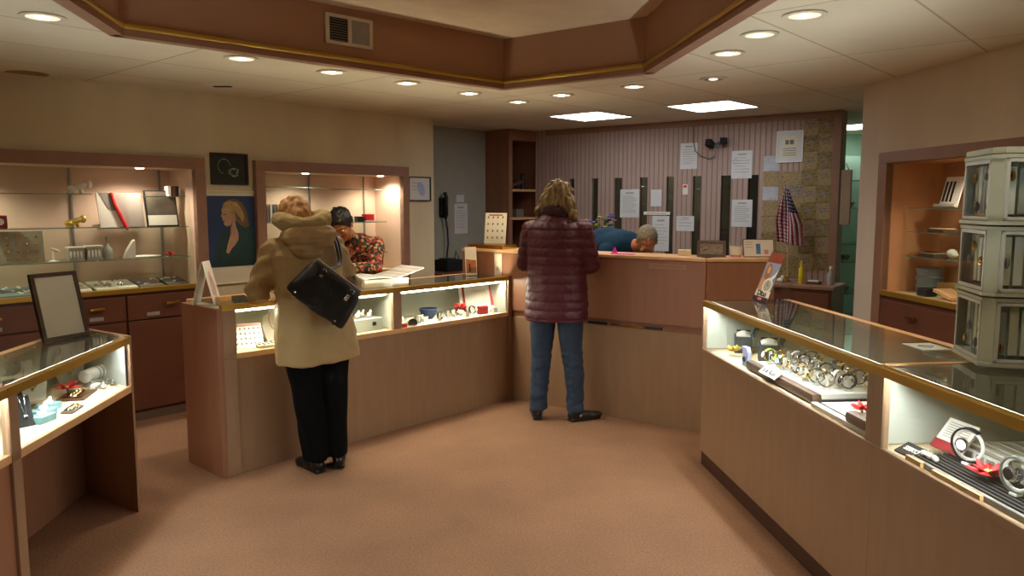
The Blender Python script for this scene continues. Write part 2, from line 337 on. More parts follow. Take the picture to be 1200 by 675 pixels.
for x, y in ((-1.9, 2.2), (-1.7, .9), (1.5, 2.3), (1.6, 1.2), (1.6, .1), (-1.5, -.3)):
    can(x, y, 'round recessed ceiling light behind the viewer by the tray')
def troffer(x, y, a, label, e=None, sz=.55):
    t = thing('ceiling_panel_light', label, 'ceiling light', FW, (x, y, CEIL_Z), a)
    h = sz/2
    b = MB(); b.box(-h-.02, h+.02, -h-.02, -h, -.006, .0); b.box(-h-.02, h+.02, h, h+.02, -.006, 0); b.box(-h-.02, -h, -h, h, -.006, 0); b.box(h, h+.02, -h, h, -.006, 0); b.build('frame', M['duct'], t)
    MB().box(-h, h, -h, h, -.004, -.001).build('diffuser', e or M['panel_e'], t); return t
troffer(.74, 7.34, 48, 'square bright fluorescent ceiling panel above the back wall, left one')
troffer(1.69, 6.59, 48, 'square bright fluorescent ceiling panel, right one near the wall cameras')
M['panel_g'] = emis('fluorescent_panel_green', (.84, 1.0, .92), 12.0)
troffer(3.60, 8.40, 48, 'bright ceiling panel in the green stock room', M['panel_g'])
troffer(1.55, 8.75, 38, 'small added fill panel on the office ceiling, brightening the panes of the partition', emis('office_fill_panel', (1, .95, .85), 14.0), .4)  # unseen panel, added so the panes do not go black
# round plate vent, stains, cover plates
t = thing('ceiling_speaker', 'round flat ceiling vent with a dark slot above the left wall', 'vent', FW, (-1.988, 5.398, CEIL_Z))
MB().lathe([(.001, -.012), (.07, -.012), (.12, -.008), (.135, -.001)], n=32).build('cover', M['duct'], t, True)
MB().box(-.06, .06, -.018, .018, -.018, -.012).build('slot', M['black'], t)
for x, y, r, lab in ((-3.05, 4.95, .12, 'brown round water stain on the ceiling above the left wall'),):
    b = MB(); b.lathe([(.001, -.0015), (r, -.0015), (r, 0)], n=28); single(b.build('ceiling_stain', M['stain']), lab, 'stain', FW, (x, y, CEIL_Z))
b = MB(); b.lathe([(.001, -.008), (.12, -.008), (.135, -.001)], n=32); single(b.build('ceiling_cover_plate', M['tile'], None, True), 'round blank cover plate on the ceiling near the far left wall', 'cover plate', FW, (-1.05, 6.45, CEIL_Z))
# air grille on the fascia
t = thing('vent_grille', 'white framed air vent on the brown soffit, dark left half and beige right half', 'vent', FS, (1.262, -.004, 2.552))
b = MB(); b.box(-.16, .16, -.008, 0, .066, .086, .002); b.box(-.16, .16, -.008, 0, -.086, -.066, .002); b.box(-.16, -.135, -.008, 0, -.066, .066); b.box(.135, .16, -.008, 0, -.066, .066); b.box(-.012, .012, -.008, 0, -.066, .066); b.build('frame', M['duct'], t)
MB().box(-.135, -.012, -.003, 0, -.066, .066).build('opening', M['blackm'], t)
b = MB()
for k in range(9): b.box(-.135, -.012, -.006, -.001, -.062+k*.0145, -.058+k*.0145)
b.build('louvre', M['grey'], t)
b = MB(); b.box(.012, .135, -.003, 0, -.066, .066)
for k in range(10): b.box(.014+k*.0122, .019+k*.0122, -.006, -.001, -.066, .066)
b.build('filter', M['lgrey'], t)

# ================================================================ cabinets let into the walls
def puck(F, x, y, z, par, e=1.0, col=(1.0, .86, .66)):
    MB().lathe([(.001, -.004), (.022, -.004), (.030, 0)], (x, y, z), 20).build('puck_light', M['puck_e'], par, True)
    L = bpy.data.lights.new('puck_lamp', 'SPOT'); L.energy = PUCK_W*e; L.color = col; L.spot_size = R(150); L.spot_blend = .6; L.shadow_soft_size = .03
    o = bpy.data.objects.new('puck_lamp', L); COL.objects.link(o); o.location = (x, y, z-.012); o.parent = par
def handle(par, x, y, z, w=.09, m=None):
    b = MB(); b.cone((x-w*.35, y, z), (x-w*.35, y-.022, z), .005); b.cone((x+w*.35, y, z), (x+w*.35, y-.022, z), .005); b.box(x-w/2, x+w/2, y-.03, y-.02, z-.011, z+.011, .004)
    return b.build('handle', m or M['brass'], par, True)
def wall_cabinet(F, label, x0, x1, xo0, xo1, z0, z1, zt, depth, lining, drawers, lights, posts, trim_l=True, ybase=0.0):
    t = thing('display_cabinet', label, 'display cabinet', F, (0, 0, 0))
    b = MB(); b.box(x0, x1, depth, depth+.015, z0, z1); b.build('back_panel', lining, t)
    for xa, xb in ((x0-.012, x0), (x1, x1+.012)): MB().box(xa, xb, .005, depth, z0, z1).build('side_panel', lining, t)
    MB().box(x0-.012, x1+.012, .005, depth, z1, z1+.012).build('top_panel', lining, t)
    MB().box(x0-.012, x1+.012, .02, depth, z0-.02, z0).build('deck', M['deck'], t)
    MB().box(xo0, xo1, -.005, .05, z1, zt, .004).build('header_board', M['trim'], t)
    if trim_l: MB().box(xo0, x0, -.005, .05, 0, z1, .004).build('jamb', M['trim'], t)
    MB().box(x1, xo1, -.005, .05, 0, z1, .004).build('jamb', M['trim'], t)
    MB().box(x0, x1, -.012, .02, z0-.02, z0+.014, .003).build('gold_edge', M['gold'], t)
    MB().box(x0, x1, .01, depth, .06, z0-.02).build('carcass', M['drawer'], t)
    MB().box(x0, x1, .0, .03, 0, .06).build('toe_kick', M['edge_d'], t)
    for (a, c, za, zb, hx, hz, lab) in drawers:
        d = box('drawer', M['drawer'], t, a+.006, c-.006, -.012, .012, za, zb, .004)
        if hx is not None:
            handle(d, hx, -.012, hz)
        if lab: MB().box(lab-.045, lab+.045, -.0145, -.0118, za+.02, za+.045).build('label_plate', M['lgrey'], d)
    for px in posts: MB().box(px-.007, px+.007, depth-.012, depth-.002, z0, z1).build('shelf_standard', M['steel'], t)
    for lx, ly, e in lights: puck(F, lx, ly, z1-.001, t, e)
    return t
M['edge_d'] = mat('dull_kick', '6f5c50', .6)
CL = wall_cabinet(FL, 'long lit display cabinet at the left, built into the wall above brown drawers', -3.6, .118, -3.7, .199, .94, 1.80, 1.885, .42, M['inner'],
    [(-3.6, -2.7, .73, .90, -3.1, .84, -3.1), (-2.7, -1.8, .73, .90, -2.2, .84, -2.2), (-1.8, -.92, .73, .90, -1.22, .83, -1.22), (-.92, -.42, .73, .90, -.62, .83, -.62), (-.42, .118, .73, .90, -.11, .83, -.24),
     (-3.6, -2.0, .08, .72, None, 0, 0), (-2.0, -.42, .08, .72, None, 0, 0), (-.42, .118, .08, .72, None, 0, 0)],
    [(-2.4, .14, 1), (-1.3, .14, 1), (-.22, .14, .8)], [-2.4, -1.5, -.592, .035])
CM = wall_cabinet(FL, 'lit display cabinet behind the clerk, right of the blue poster', .69, 2.101, .608, 2.175, .93, 1.80, 1.885, .42, M['inner'],
    [(.69, 1.4, .73, .90, 1.0, .83, None), (1.4, 2.1, .73, .90, 1.8, .83, None), (.69, 1.4, .08, .72, None, 0, 0), (1.4, 2.1, .08, .72, None, 0, 0)],
    [(1.15, .14, .6), (1.95, .14, .9)], [1.363, 1.964])
CR = wall_cabinet(FR, 'tan lined display cabinet in the right wall above a brown drawer', .32, 2.3, .225, 2.4, .96, 1.81, 1.885, .40, M['inner_o'],
    [(.34, 1.25, .66, .91, .70, .835, None), (1.25, 2.3, .66, .91, 1.7, .835, None), (.34, 1.25, .08, .64, None, 0, 0), (1.25, 2.3, .08, .64, None, 0, 0)],
    [(1.0, .14, .65), (1.9, .14, .5)], [1.5])
def gshelf(t, x0, x1, y0, y1, z, lab=None):
    o = MB().box(x0, x1, y0, y1, z-.005, z).build('glass_shelf', M['shelf'], t)
    MB().box(x0, x1, y0-.001, y0+.003, z-.0055, z+.0005).build('polished_edge', M['shelf_edge'], o)
gshelf(CL, -3.5, -.56, .10, .41, 1.614); gshelf(CL, -.20, .10, .12, .41, 1.600)
gshelf(CL, -3.5, -.56, .10, .41, 1.385); gshelf(CL, -.54, .10, .10, .41, 1.377)
gshelf(CL, -3.5, -.56, .10, .41, 1.157); gshelf(CL, -.54, .11, .10, .41, 1.155)
gshelf(CM, .70, 1.36, .16, .41, 1.685); gshelf(CM, 1.42, 1.98, .16, .41, 1.675)
gshelf(CM, .70, 1.36, .14, .41, 1.39); gshelf(CM, 1.38, 2.0, .12, .41, 1.378)
gshelf(CM, .70, 1.36, .14, .41, 1.10); gshelf(CM, 1.38, 2.0, .12, .41, 1.095)
for z in (1.52, 1.365, 1.205): gshelf(CR, .36, 1.5, .14, .38, z)

# ================================================================ counters with glass showcases
def showcase(F, name, label, bays, x0, x1, depth, ztop, zglass, posts, base=True, kick=False, ends=(True, True), lining=None, tube=None, lamin=None, zdeck=None, base_y=0.0, rim=.045, base_x=None, e_off=0, ph=.09):
    """glass-topped sales counter: laminate base, lit glass bays between posts"""
    lamin = lamin or M['lam']; lining = lining or M['inner_w']
    t = thing(name, label, 'display counter', F, (0, 0, 0))
    rail = .035
    bx0, bx1 = base_x or (x0, x1)
    if base:
        MB().box(bx0, bx1, base_y, depth, .0 if not kick else .085, zglass-.02, .003).build('base', lamin, t)
        if kick: MB().box(bx0+.004, bx1, base_y+.008, depth-.01, 0, .085).build('toe_kick', M['lam_dark'], t)
    MB().box(x0, x1, -.006, depth, zglass-.022, zglass-.004, .002).build('deck', M['deck'], t)
    MB().box(x0, x1, -.010, .012, zglass-.03, zglass+.002, .003).build('sill', M['edge'] if not kick else M['lam'], t)
    for a, c in posts: MB().box(a, c, -.008, .02, zglass-.02, ztop-rail, .002).build('post', lamin, t)
    MB().box(x0, x1, depth-.015, depth, zglass, ztop-.008).build('back_panel', lining, t)
    MB().box(x0, x1, -.012, .022, ztop-rail, ztop, .004).build('gold_rail', M['gold'], t)
    MB().box(x0, x1, .022, depth-rim, ztop-.008, ztop).build('glass_top', M['glass'], t)
    MB().box(x0, x1, depth-rim, depth, ztop-.03, ztop+.001, .003).build('back_rim', M['edge'], t)
    for a, c in bays:
        MB().box(a, c, -.002, .003, zglass, ztop-rail).build('front_glass', M['glass'], t)
        MB().cone((a+.03, .04, ztop-rail-.004), (c-.03, .04, ztop-rail-.004), .009, n=12).build('light_tube', tube or M['tube_e'], t)
        MB().box(a+.02, c-.02, .054, .057, ztop-.056, ztop-.012).build('added_light_shield', M['lgrey'], t)  # added strip, keeps tube light off the upper back lining
    return t
# centre counter
CC = showcase(FC, 'display_counter', 'tan centre counter with three lit glass bays, customer in beige coat standing at it', [(.083, .62), (.62, 1.21), (1.28, 2.345)], 0, 2.345, .42, .985, .70, [(1.21, 1.28)], tube=M['tube_w'])
MB().box(-.032, 0, -.012, .42, 0, .968, .003).build('end_panel', M['lam_red_shade'], CC); MB().box(0, .083, -.010, .03, .0, .962, .003).build('post', M['lam'], CC)
MB().box(.0, .083, .03, .42, .70, .962).build('end_lining', M['inner_w'], CC)
MB().box(2.335, 2.345, .01, .40, .70, .975).build('end_lining', M['inner_w'], CC)
b = MB(); b.prism([(2.345, -.01), (2.388, -.01), (2.346, .35)], 0, .985); b.build('end_filler', M['lam'], CC)
MB().box(1.238, 1.252, .02, .40, .70, .975).build('divider', M['inner_w'], CC)
# right counter, first run
CRT = showcase(FRC, 'display_counter', 'tan right hand counter, far section with watches and black boxes under glass', [(.012, 1.76)], -.012, 1.80, .52, .985, .70, [(-.012, .006), (1.76, 1.80)], kick=True)
MB().box(-.012, 0, .01, .50, .70, .975).build('end_lining', M['inner_w'], CRT); MB().box(1.785, 1.80, .02, .50, .70, .975).build('end_lining', M['inner_w'], CRT)
CRN = showcase(FRC, 'display_counter', 'tan right hand counter, near section with ring watch stands and red flower under glass', [(1.86, 3.4)], 1.80, 3.5, .70, .987, .70, [(1.80, 1.86), (3.4, 3.5)], kick=True)
MB().box(1.80, 1.815, .02, .68, .70, .975).build('end_lining', M['inner_w'], CRN)
MB().box(1.80, 1.815, .02, .655, .981, .990, .002).build('seam_strip', M['edge'], CRN)
# left counter: table-like with open knee space and splayed end
CLT = thing('display_counter', 'tan left hand counter with splayed end panel and open space under lit glass', 'display counter', FLC, (0, 0, 0))
poly = [(0, 0), (1.05, 0), (1.37, .40), (0, .40)]
MB().prism(poly, .625, .65).build('deck', M['deck'], CLT)
MB().box(0, 1.05, -.012, .012, .618, .652, .003).build('sill', M['edge'], CLT)
b = MB(); b.prism([(0, -.012), (1.055, -.012), (1.07, .022), (0, .022)], .86, .893); b.build('gold_rail', M['gold'], CLT)
b = MB(); b.prism([(0, .022), (1.075, .022), (1.33, .36), (0, .36)], .885, .893); b.build('glass_top', M['glass'], CLT)
b = MB(); b.prism([(0, .36), (1.33, .36), (1.37, .40), (0, .40)], .865, .894); b.build('back_rim', M['edge'], CLT)
MB().box(.0, 1.36, .385, .40, .652, .865).build('back_panel', M['inner_w'], CLT)
MB().box(.06, 1.04, -.002, .003, .652, .86).build('front_glass', M['glass'], CLT)
b = MB(); b.prism([(1.05, -.012), (1.075, -.012), (1.40, .40), (1.37, .40)], 0, .898); b.build('end_panel', M['lam'], CLT)
b = MB(); b.prism([(1.04, .01), (1.045, .01), (1.355, .385), (1.345, .385)], .652, .862); b.build('end_lining', M['inner_w'], CLT)
MB().box(0, .06, -.012, .02, .0, .862, .003).build('post', M['lam'], CLT); MB().box(0, .06, .02, .40, .0, .625).build('side_panel', M['lam'], CLT)
MB().box(0, 1.36, .375, .40, 0, .625).build('modesty_panel', M['lam_red_shade'], CLT)
MB().cone((.12, .04, .855), (1.02, .04, .855), .009, n=12).build('light_tube', M['tube_e'], CLT)
MB().box(.10, 1.03, .054, .057, .835, .882).build('added_light_shield', M['lgrey'], CLT)  # added here too, to block the tube's light toward the back
CLN = showcase(FLC, 'display_counter', 'tan left hand counter, nearest section at the left edge of the picture', [(-1.3, -.01)], -1.4, 0, .40, .893, .65, [], lamin=M['lam_red_shade'])

# high service counter
SVC = thing('service_counter', 'tall brown service counter across the back, customer in maroon coat standing at it', 'counter', FH, (0, 0, 0))
XE = 1.54
def hrun(x0, x1, M4=None):
    P = lambda n_, m_, *a: MB().box(*a, M4=M4).build(n_, m_, SVC)
    P('lower_panel', M['lam'], x0, x1, 0, .05, 0, .665, .003)
    P('groove', M['lam_red_shade'], x0, x1, .012, .05, .665, .715, 0)
    P('upper_panel', M['lam_red_shade'], x0, x1, -.012, .05, .715, 1.163, .003)  # same laminate as the lower panel, its weaker light put into the tone
    P('ledge', M['edge'], x0, x1, -.02, .30, 1.163, 1.185, .004)
    P('worktop', M['lam_red_shade'], x0, x1, .05, .52, .89, .92, .004)
hrun(-.53, XE)
MB().box(-.53, -.50, .05, .60, 0, 1.163).build('end_panel', M['lam_red_shade'], SVC)
MB().box(.64, .80, .004, .013, .672, .69).build('groove_slot', M['black'], SVC); MB().box(1.10, 1.23, .004, .013, .672, .69).build('groove_slot', M['black'], SVC)
MB().box(.83, 1.08, .005, .013, .672, .69).build('brass_strip', M['brass'], SVC)
FH2 = Fr(FH.w(XE, 0)[:2], 86.6)
hrun(0, .46, Matrix.Translation((XE, 0, 0)) @ Matrix.Rotation(R(125.4-86.6), 4, 'Z'))
# ================================================================ things on the walls
def frame_pic(label, F, x0, x1, z0, z1, m_frame, fw, m_in, y=0.0, mat_w=0.0, m_mat=None, cat='picture', name='framed_picture', d=.02):
    cx, cz = (x0+x1)/2, (z0+z1)/2; w, h = (x1-x0)/2, (z1-z0)/2
    t = thing(name, label, cat, F, (cx, y, cz))
    b = MB(); b.box(-w, w, -d, 0, h-fw, h, .002); b.box(-w, w, -d, 0, -h, -h+fw, .002); b.box(-w, -w+fw, -d, 0, -h+fw, h-fw); b.box(w-fw, w, -d, 0, -h+fw, h-fw); b.build('frame', m_frame, t)
    MB().box(-w+fw, w-fw, -d*.5, -.001, -h+fw, h-fw).build('backing', m_mat or m_in, t)
    if mat_w: MB().box(-w+fw+mat_w, w-fw-mat_w, -d*.5-.001, -d*.5, -h+fw+mat_w, h-fw-mat_w).build('picture', m_in, t)
    return t, w, h
def flat(par, name, m, pts, y):
    b = MB(); b.prism(pts, 0, .0012, Matrix.Translation((0, y, 0)) @ Matrix.Rotation(R(90), 4, 'X')); return b.build(name, m, par)
def oval(cx, cz, rx, rz, n=18, a0=0, rot=0):
    c, s = math.cos(R(rot)), math.sin(R(rot)); return [(cx + rx*math.cos(2*math.pi*k/n)*c - rz*math.sin(2*math.pi*k/n)*s, cz + rx*math.cos(2*math.pi*k/n)*s + rz*math.sin(2*math.pi*k/n)*c) for k in range(n)]
PB = mat('poster_blue', '1c3560', .5, var=.25, scale=3); PT = mat('poster_teal', '173a3a', .5, var=.25, scale=12); PSK = mat('poster_skin', 'b98f70', .5, var=.1, scale=9); PH = mat('poster_hair', 'a98a52', .5, var=.3, scale=22); PH2 = mat('poster_hair_dark', '6c5430', .5, var=.3, scale=22)
# blue poster of a woman with a pale border
t, w, h = frame_pic('large poster of a blond woman in dark green on blue, white bordered', FL, .15, .65, .925, 1.645, M['offwhite'], .012, PB, .05, 0, M['offwhite'], 'poster', 'poster')
yy = -.0112
flat(t, 'picture', PB, [(-.215, -.225), (.215, -.225), (.215, .32), (-.215, .32)], yy)
flat(t, 'picture_sweater', PT, [(-.16, -.225), (.215, -.225), (.215, -.02), (.18, .08), (.12, .12), (.03, .07), (-.05, .06), (-.11, .0), (-.13, -.10)], yy-.001)
flat(t, 'picture_hair', PH2, [(-.07, .215), (-.045, .27), (.0, .30), (.06, .295), (.11, .26), (.14, .20), (.15, .13), (.16, .09), (.12, .07), (.08, .10), (.03, .14), (-.02, .22)], yy-.002)
flat(t, 'picture_face', PSK, [(-.068, .215), (-.045, .245), (.0, .24), (.03, .20), (.03, .14), (.0, .095), (-.03, .085), (-.052, .10), (-.056, .125), (-.066, .14), (-.064, .155), (-.078, .165), (-.066, .185)], yy-.003)
flat(t, 'picture_fringe', PH, [(-.072, .212), (-.05, .262), (.0, .285), (.06, .27), (.10, .22), (.12, .15), (.10, .12), (.075, .16), (.04, .20), (.045, .13), (.03, .10), (.01, .17), (-.005, .225), (-.04, .235)], yy-.004)
flat(t, 'picture_hand', PSK, [(-.045, -.115), (-.03, -.05), (-.005, .02), (.0, .08), (.02, .12), (.038, .118), (.045, .08), (.062, .03), (.06, -.02), (.03, -.06), (.0, -.09), (-.025, -.125)], yy-.005)
flat(t, 'picture_finger', mat('poster_skin_deep', '96704f', .5), [(-.002, .02), (.012, .10), (.017, .10), (.006, .02)], yy-.006); flat(t, 'picture_finger', mat('poster_skin_deep', '96704f', .5), [(.02, .01), (.03, .09), (.034, .09), (.027, .01)], yy-.006)
flat(t, 'picture_detail', mat('poster_eye', '3c2c22', .6), oval(-.048, .178, .010, .004), yy-.006); flat(t, 'picture_detail', mat('poster_lip', '8c4a40', .6), oval(-.052, .128, .010, .004), yy-.006)
# small dark picture of a wreath
t, w, h = frame_pic('small black framed dark picture with a pale green wreath, above the blue poster', FL, .26, .565, 1.69, 1.93, M['black'], .016, mat('dark_print', '10150f', .4, var=.3, scale=14), .05)
WG = mat('wreath_green', '7d9a72', .6, var=.4, scale=40)
b = MB(); b.tube([(-.045+.05*math.cos(a), -.0125, .02+.055*math.sin(a)) for a in [R(20*k) for k in range(14)]], .003, 6)
for k in range(16):
    a = k*.39; b.ell((.035+.05*math.cos(a)*(.5+.5*((k*7) % 5)/5), -.0125, -.025+.028*math.sin(a)), (.009, .0015, .007), (0, k*40, 0), 8, 6)
b.build('picture_wreath', WG, t)
t, w, h = frame_pic('black framed certificate on the left wall beside the recess corner', FL, 2.20, 2.48, 1.57, 1.80, M['black'], .010, M['paper'], .05)
flat(t, 'emblem', mat('emblem_blue', '9fb3d8', .6), oval(.02, .0, .04, .07, rot=20), -.0112); b = MB()
for k in range(3): b.box(-.09, -.03, -.0112, -.0104, .05-k*.03, .056-k*.03)
b.build('printed_lines', M['lgrey'], t)
# shop papers ------------------------------------------------------
def page(label, F, x, z, w, h, m=None, y=0.0, name='notice', cat='notice', lines=5, rz=0, head=True, ink=None, tilt=0):
    t = thing(name, label, cat, F, (x, y, z), rz); t.rotation_euler[1] = R(tilt)
    MB().box(-w/2, w/2, -.003, 0, -h/2, h/2).build('sheet', m or M['paper'], t)
    if lines:
        b = MB(); st = h*.62/lines
        if head: b.box(-w*.22, w*.22, -.0038, -.0028, h*.34, h*.40)
        for k in range(lines): b.box(-w*.36, w*(.36 if k % 3 else .2), -.0038, -.0028, h*.24-k*st, h*.24-k*st+min(.006, st*.35))
        b.build('printed_lines', ink or M['lgrey'], t)
    return t
page('white typed notice left of the bent man, over a dark pane', FB, 1.077, 1.546, .225, .295, y=-.001, lines=9)
page('small white note above the long label strip', FB, 1.382, 1.602, .12, .17, y=-.001, lines=0)
t = thing('label_strip', 'long narrow white strip crossing a dark pane right of the notice', 'strip', FB, (1.394, -.002, 1.446)); MB().box(-.148, .148, -.006, 0, -.016, .016, .002).build('strip', M['white'], t); MB().box(-.11, .11, -.0068, -.0058, -.004, .004).build('printed_line', M['lgrey'], t)
page('white sheet half hidden behind the bent man', FB, 1.44, 1.24, .19, .36, y=-.001, lines=7)
page('white landscape notice right of the bent man', FB, 1.708, 1.346, .19, .15, y=-.001, lines=3)
t = thing('warning_sticker', 'small white sticker with red mark between the panes', 'sticker', FB, (1.70, -.001, 1.686)); MB().box(-.028, .028, -.002, 0, -.05, .05).build('sheet', M['white'], t); MB().box(-.02, .018, -.003, -.001, .018, .04).build('red_mark', M['red'], t)
page('white portrait notice below the ceiling, left of the twin cameras', FB, 1.73, 2.013, .18, .255, y=-.001, lines=7)
t = page('white framed certificate with a dark round seal, right of the cameras', FB, 2.272, 1.914, .20, .262, y=-.001, lines=6, name='certificate', cat='certificate')
b = MB(); b.lathe([(.001, -.0015), (.022, -.0015), (.024, .0015)], (-.06, -.004, .03), 18, Matrix.Rotation(R(90), 4, 'X')); b.build('seal', M['blackm'], t)
page('white portrait notice directly below the sealed certificate', FB, 2.288, 1.453, .20, .259, y=-.001, lines=8)
t, w, h = frame_pic('large pale framed certificate at the top of the clippings', FB, 2.598, 2.84, 1.919, 2.207, M['white'], .012, M['offwhite'], -.002, .035, M['paper'], 'certificate', 'certificate', .012)
b = MB(); b.box(-.04, -.01, -.009, -.0072, .02, .06); b.box(.0, .035, -.009, -.0072, .02, .06)
for k in range(4): b.box(-.06, .06, -.009, -.0072, -.02-k*.02, -.014-k*.02)
b.build('printed_lines', M['grey'], t)
# narrow column of pages
for k, (z, m) in enumerate(((1.915, 'doc'), (1.77, 'clip'), (1.645, 'doc'), (1.50, 'clip'), (1.35, 'clip'), (1.20, 'clip2'), (1.06, 'clip2'))):
    page(('pale', 'yellowed')[m[0] == 'c' and m != 'doc'] + ' printed page, %s from the top of the narrow column left of the clippings' % ORD[k], FB, 2.555, z, .145, .138, M[m], -.001, 'wall_page', 'page', 0, group='x') if 0 else page('%s page, %s from the top in the narrow column by the large certificate' % (('pale printed' if m == 'doc' else 'yellowed'), ORD[k]), FB, 2.555, z, .145, .138, M[m], -.001 - .0005*(k % 2), 'wall_page', 'page', 0)
page('wide yellowed page with a dark photo strip, under the large certificate', FB, 2.752, 1.66, .24, .36, M['clip'], -.001, 'wall_page', 'page', 0)
o = MB().box(-.09, .09, -.004, -.002, -.06, .06).build('photo_strip', M['photo']); single(o, 'dark photo strip on the wide yellowed page', 'photo', FB, (2.76, -.002, 1.66))
page('wide yellowed page behind the top of the flag', FB, 2.745, 1.38, .23, .19, M['clip2'], -.0015, 'wall_page', 'page', 0)
page('wide yellowed page behind the stripes of the flag', FB, 2.745, 1.17, .23, .21, M['clip'], -.001, 'wall_page', 'page', 0)
page('wide yellowed page low on the wall above the yellow marker', FB, 2.745, .96, .23, .19, M['clip2'], -.0015, 'wall_page', 'page', 0)
for c, (x, nm) in enumerate(((2.905, 'left'), (3.03, 'right'))):
    for k in range(9):
        z = 2.235 - k*.152
        page('yellowed newspaper clipping, %s from the top in the %s tall column' % (ORD[k], nm), FB, x, z, .128 if c else .14, .146, M[('clip', 'clip2')[(k+c) % 2]], -.002-.0006*((k+c) % 2), 'newspaper_clipping', 'clipping', 0, tilt=(k*37 % 5-2)*.6)
        sz = .03 + .01*(k*3 % 3)
        MB().box(-sz, sz*.9, -.0042, -.0028, -.02+.01*(k % 2), .03).build('clipping_photo', M['photo'], COL.objects[-2])
for x, nm in ((2.905, 'left'), (3.03, 'right')):
    b = MB(); b.tube([(-.06, -.014, .02), (-.02, -.02, -.004), (.03, -.02, .004), (.06, -.014, .03)], .006, 6); single(b.build('plastic_sleeve', M['clear'], None, True), 'shiny clear plastic fold across the top of the %s clipping column' % nm, 'plastic sleeve', FB, (x, 0, 2.12))
# twin cameras with cable
t = thing('security_camera', 'two small dark cameras on one wall bracket with a hanging cable', 'camera', FB, (2.0, 0, 2.10))
b = MB(); b.box(-.05, .01, -.13, -.04, -.045, .02, .006, Matrix.Rotation(R(-20), 4, 'X')); b.build('camera_body', M['blackm'], t)
b = MB(); b.box(.06, .12, -.13, -.05, .01, .07, .006, Matrix.Rotation(R(15), 4, 'Z')); b.build('camera_body', M['blackm'], t)
b = MB(); b.cone((-.02, -.04, -.01), (.02, 0, .01), .008); b.cone((.09, -.06, .04), (.02, 0, .02), .008); b.lathe([(.001, 0), (.03, 0), (.03, .012), (.001, .012)], (.02, 0, .01), 16, Matrix.Rotation(R(90), 4, 'X')); b.build('bracket', M['steel'], t, True)
b = MB(); b.cone((-.02, -.14, -.035), (-.02, -.12, -.03), .016); b.build('lens', M['chrome'], t, True)
pts = [(-.22, -.008, .24), (-.22, -.01, .05), (-.20, -.012, -.04), (-.14, -.015, -.09), (-.05, -.02, -.12), (.01, -.03, -.10), (.02, -.03, -.04)]
MB().tube(pts, .005, 6).build('cable', M['grey'], t, True)
# ---- brown cabinet in the corner
t = thing('tall_cabinet', 'tall brown open cabinet in the back left corner beside the partition', 'cabinet', FK, (0, 0, 0))
MB().box(-.02, .0, 0, .42, 0, CEIL_Z-.004).build('side_panel', M['lam_red_shade'], t); MB().box(.48, .50, 0, .42, 0, CEIL_Z-.004).build('side_panel', M['lam_red_shade'], t)
MB().box(0, .48, .40, .42, 0, CEIL_Z-.004).build('back_panel', M['drawer'], t); MB().box(0, .48, 0, .40, 2.24, CEIL_Z-.004).build('header_board', M['lam_red_shade'], t); MB().box(0, .035, 0, .02, 0, 2.24).build('stile', M['lam_red_shade'], t)
MB().box(0, .48, 0, .40, 0, .9).build('lower_doors', M['lam_red_shade'], t)
for z in (1.705, 1.39): MB().box(0, .48, .0, .40, z-.025, z).build('shelf', M['edge'], t)
b = MB(); b.box(-.06, .06, -.1, .1, 0, .09, .004); single(b.build('storage_box', M['grey']), 'grey box on the lower shelf of the tall brown cabinet', 'box', FK, (.26, .2, 1.39))
b = MB(); b.cone((0, 0, 0), (0, 0, .16), .028, .022); b.ell((0, 0, .17), (.022, .022, .02)); single(b.build('spray_can', M['black'], None, True), 'dark can standing on the upper shelf of the tall brown cabinet', 'can', FK, (.36, .16, 1.705))
b = MB(); b.box(-.14, .14, -.1, .1, 0, .035, .003, Matrix.Rotation(R(-14), 4, 'Y')); single(b.build('dark_binder', M['brown']), 'dark binder leaning on the upper shelf of the tall brown cabinet', 'binder', FK, (.17, .2, 1.742))
# ---- recess wall: phone, papers, desk
RW_ = .548
t = thing('wall_phone', 'black wall telephone with hanging cord in the recess', 'telephone', FL, (3.10, RW_, 1.51))
MB().box(-.045, .045, -.03, 0, -.11, .10, .01).build('phone_base', M['blackm'], t)
b = MB(); b.tube([(0, -.045, .15), (.0, -.07, .10), (0, -.075, 0), (0, -.07, -.08), (0, -.045, -.12)], [.022, .02, .015, .02, .022], 12); b.build('handset', M['black'], t, True)
MB().tube([(.01, -.04, -.12), (.03, -.05, -.25), (.04, -.05, -.4), (.02, -.05, -.52), (.0, -.06, -.62)], .009, 8).build('cord', M['black'], t, True)
page('grey-blue notice taped in the recess beside the telephone', FL, 3.38, 1.38, .20, .33, y=RW_, lines=8); page('small white paper pinned above the grey-blue notice', FL, 3.37, 1.60, .12, .08, y=RW_, lines=0)
o = MB().box(-.03, .03, -.003, 0, -.012, .012).build('pink_tag', M['pinkc']); single(o, 'small pink tag on the recess wall', 'tag', FL, (3.23, RW_, 1.28))
t = thing('side_desk', 'dark low desk in the recess behind the centre counter', 'desk', FL, (3.10, .15, 0)); MB().box(-.42, .42, -.05, .38, .80, .84, .004).build('desktop', M['drawer'], t)
for x in (-.38, .38): MB().box(x-.02, x+.02, -.02, .36, 0, .80).build('desk_leg', M['drawer'], t)
t = thing('desk_phone', 'black office machine on the recess desk, below the telephone', 'office machine', FL, (3.0, .34, .84)); MB().box(-.12, .12, -.1, .1, 0, .12, .015).build('machine_body', M['blackm'], t); MB().box(-.10, .02, -.09, .05, .12, .135, .004).build('tray', M['black'], t); MB().tube([(.08, 0, .12), (.1, 0, .2), (.13, 0, .14), (.16, -.02, .02)], .006).build('cable', M['black'], t, True)
b = MB(); b.box(-.10, .08, -.1, .1, 0, .06, .02); b.ell((.05, 0, .06), (.06, .06, .03)); single(b.build('grey_bag', M['bluegrey'], None, True), 'crumpled blue-grey bag on the recess desk', 'bag', FL, (3.22, .36, .84))
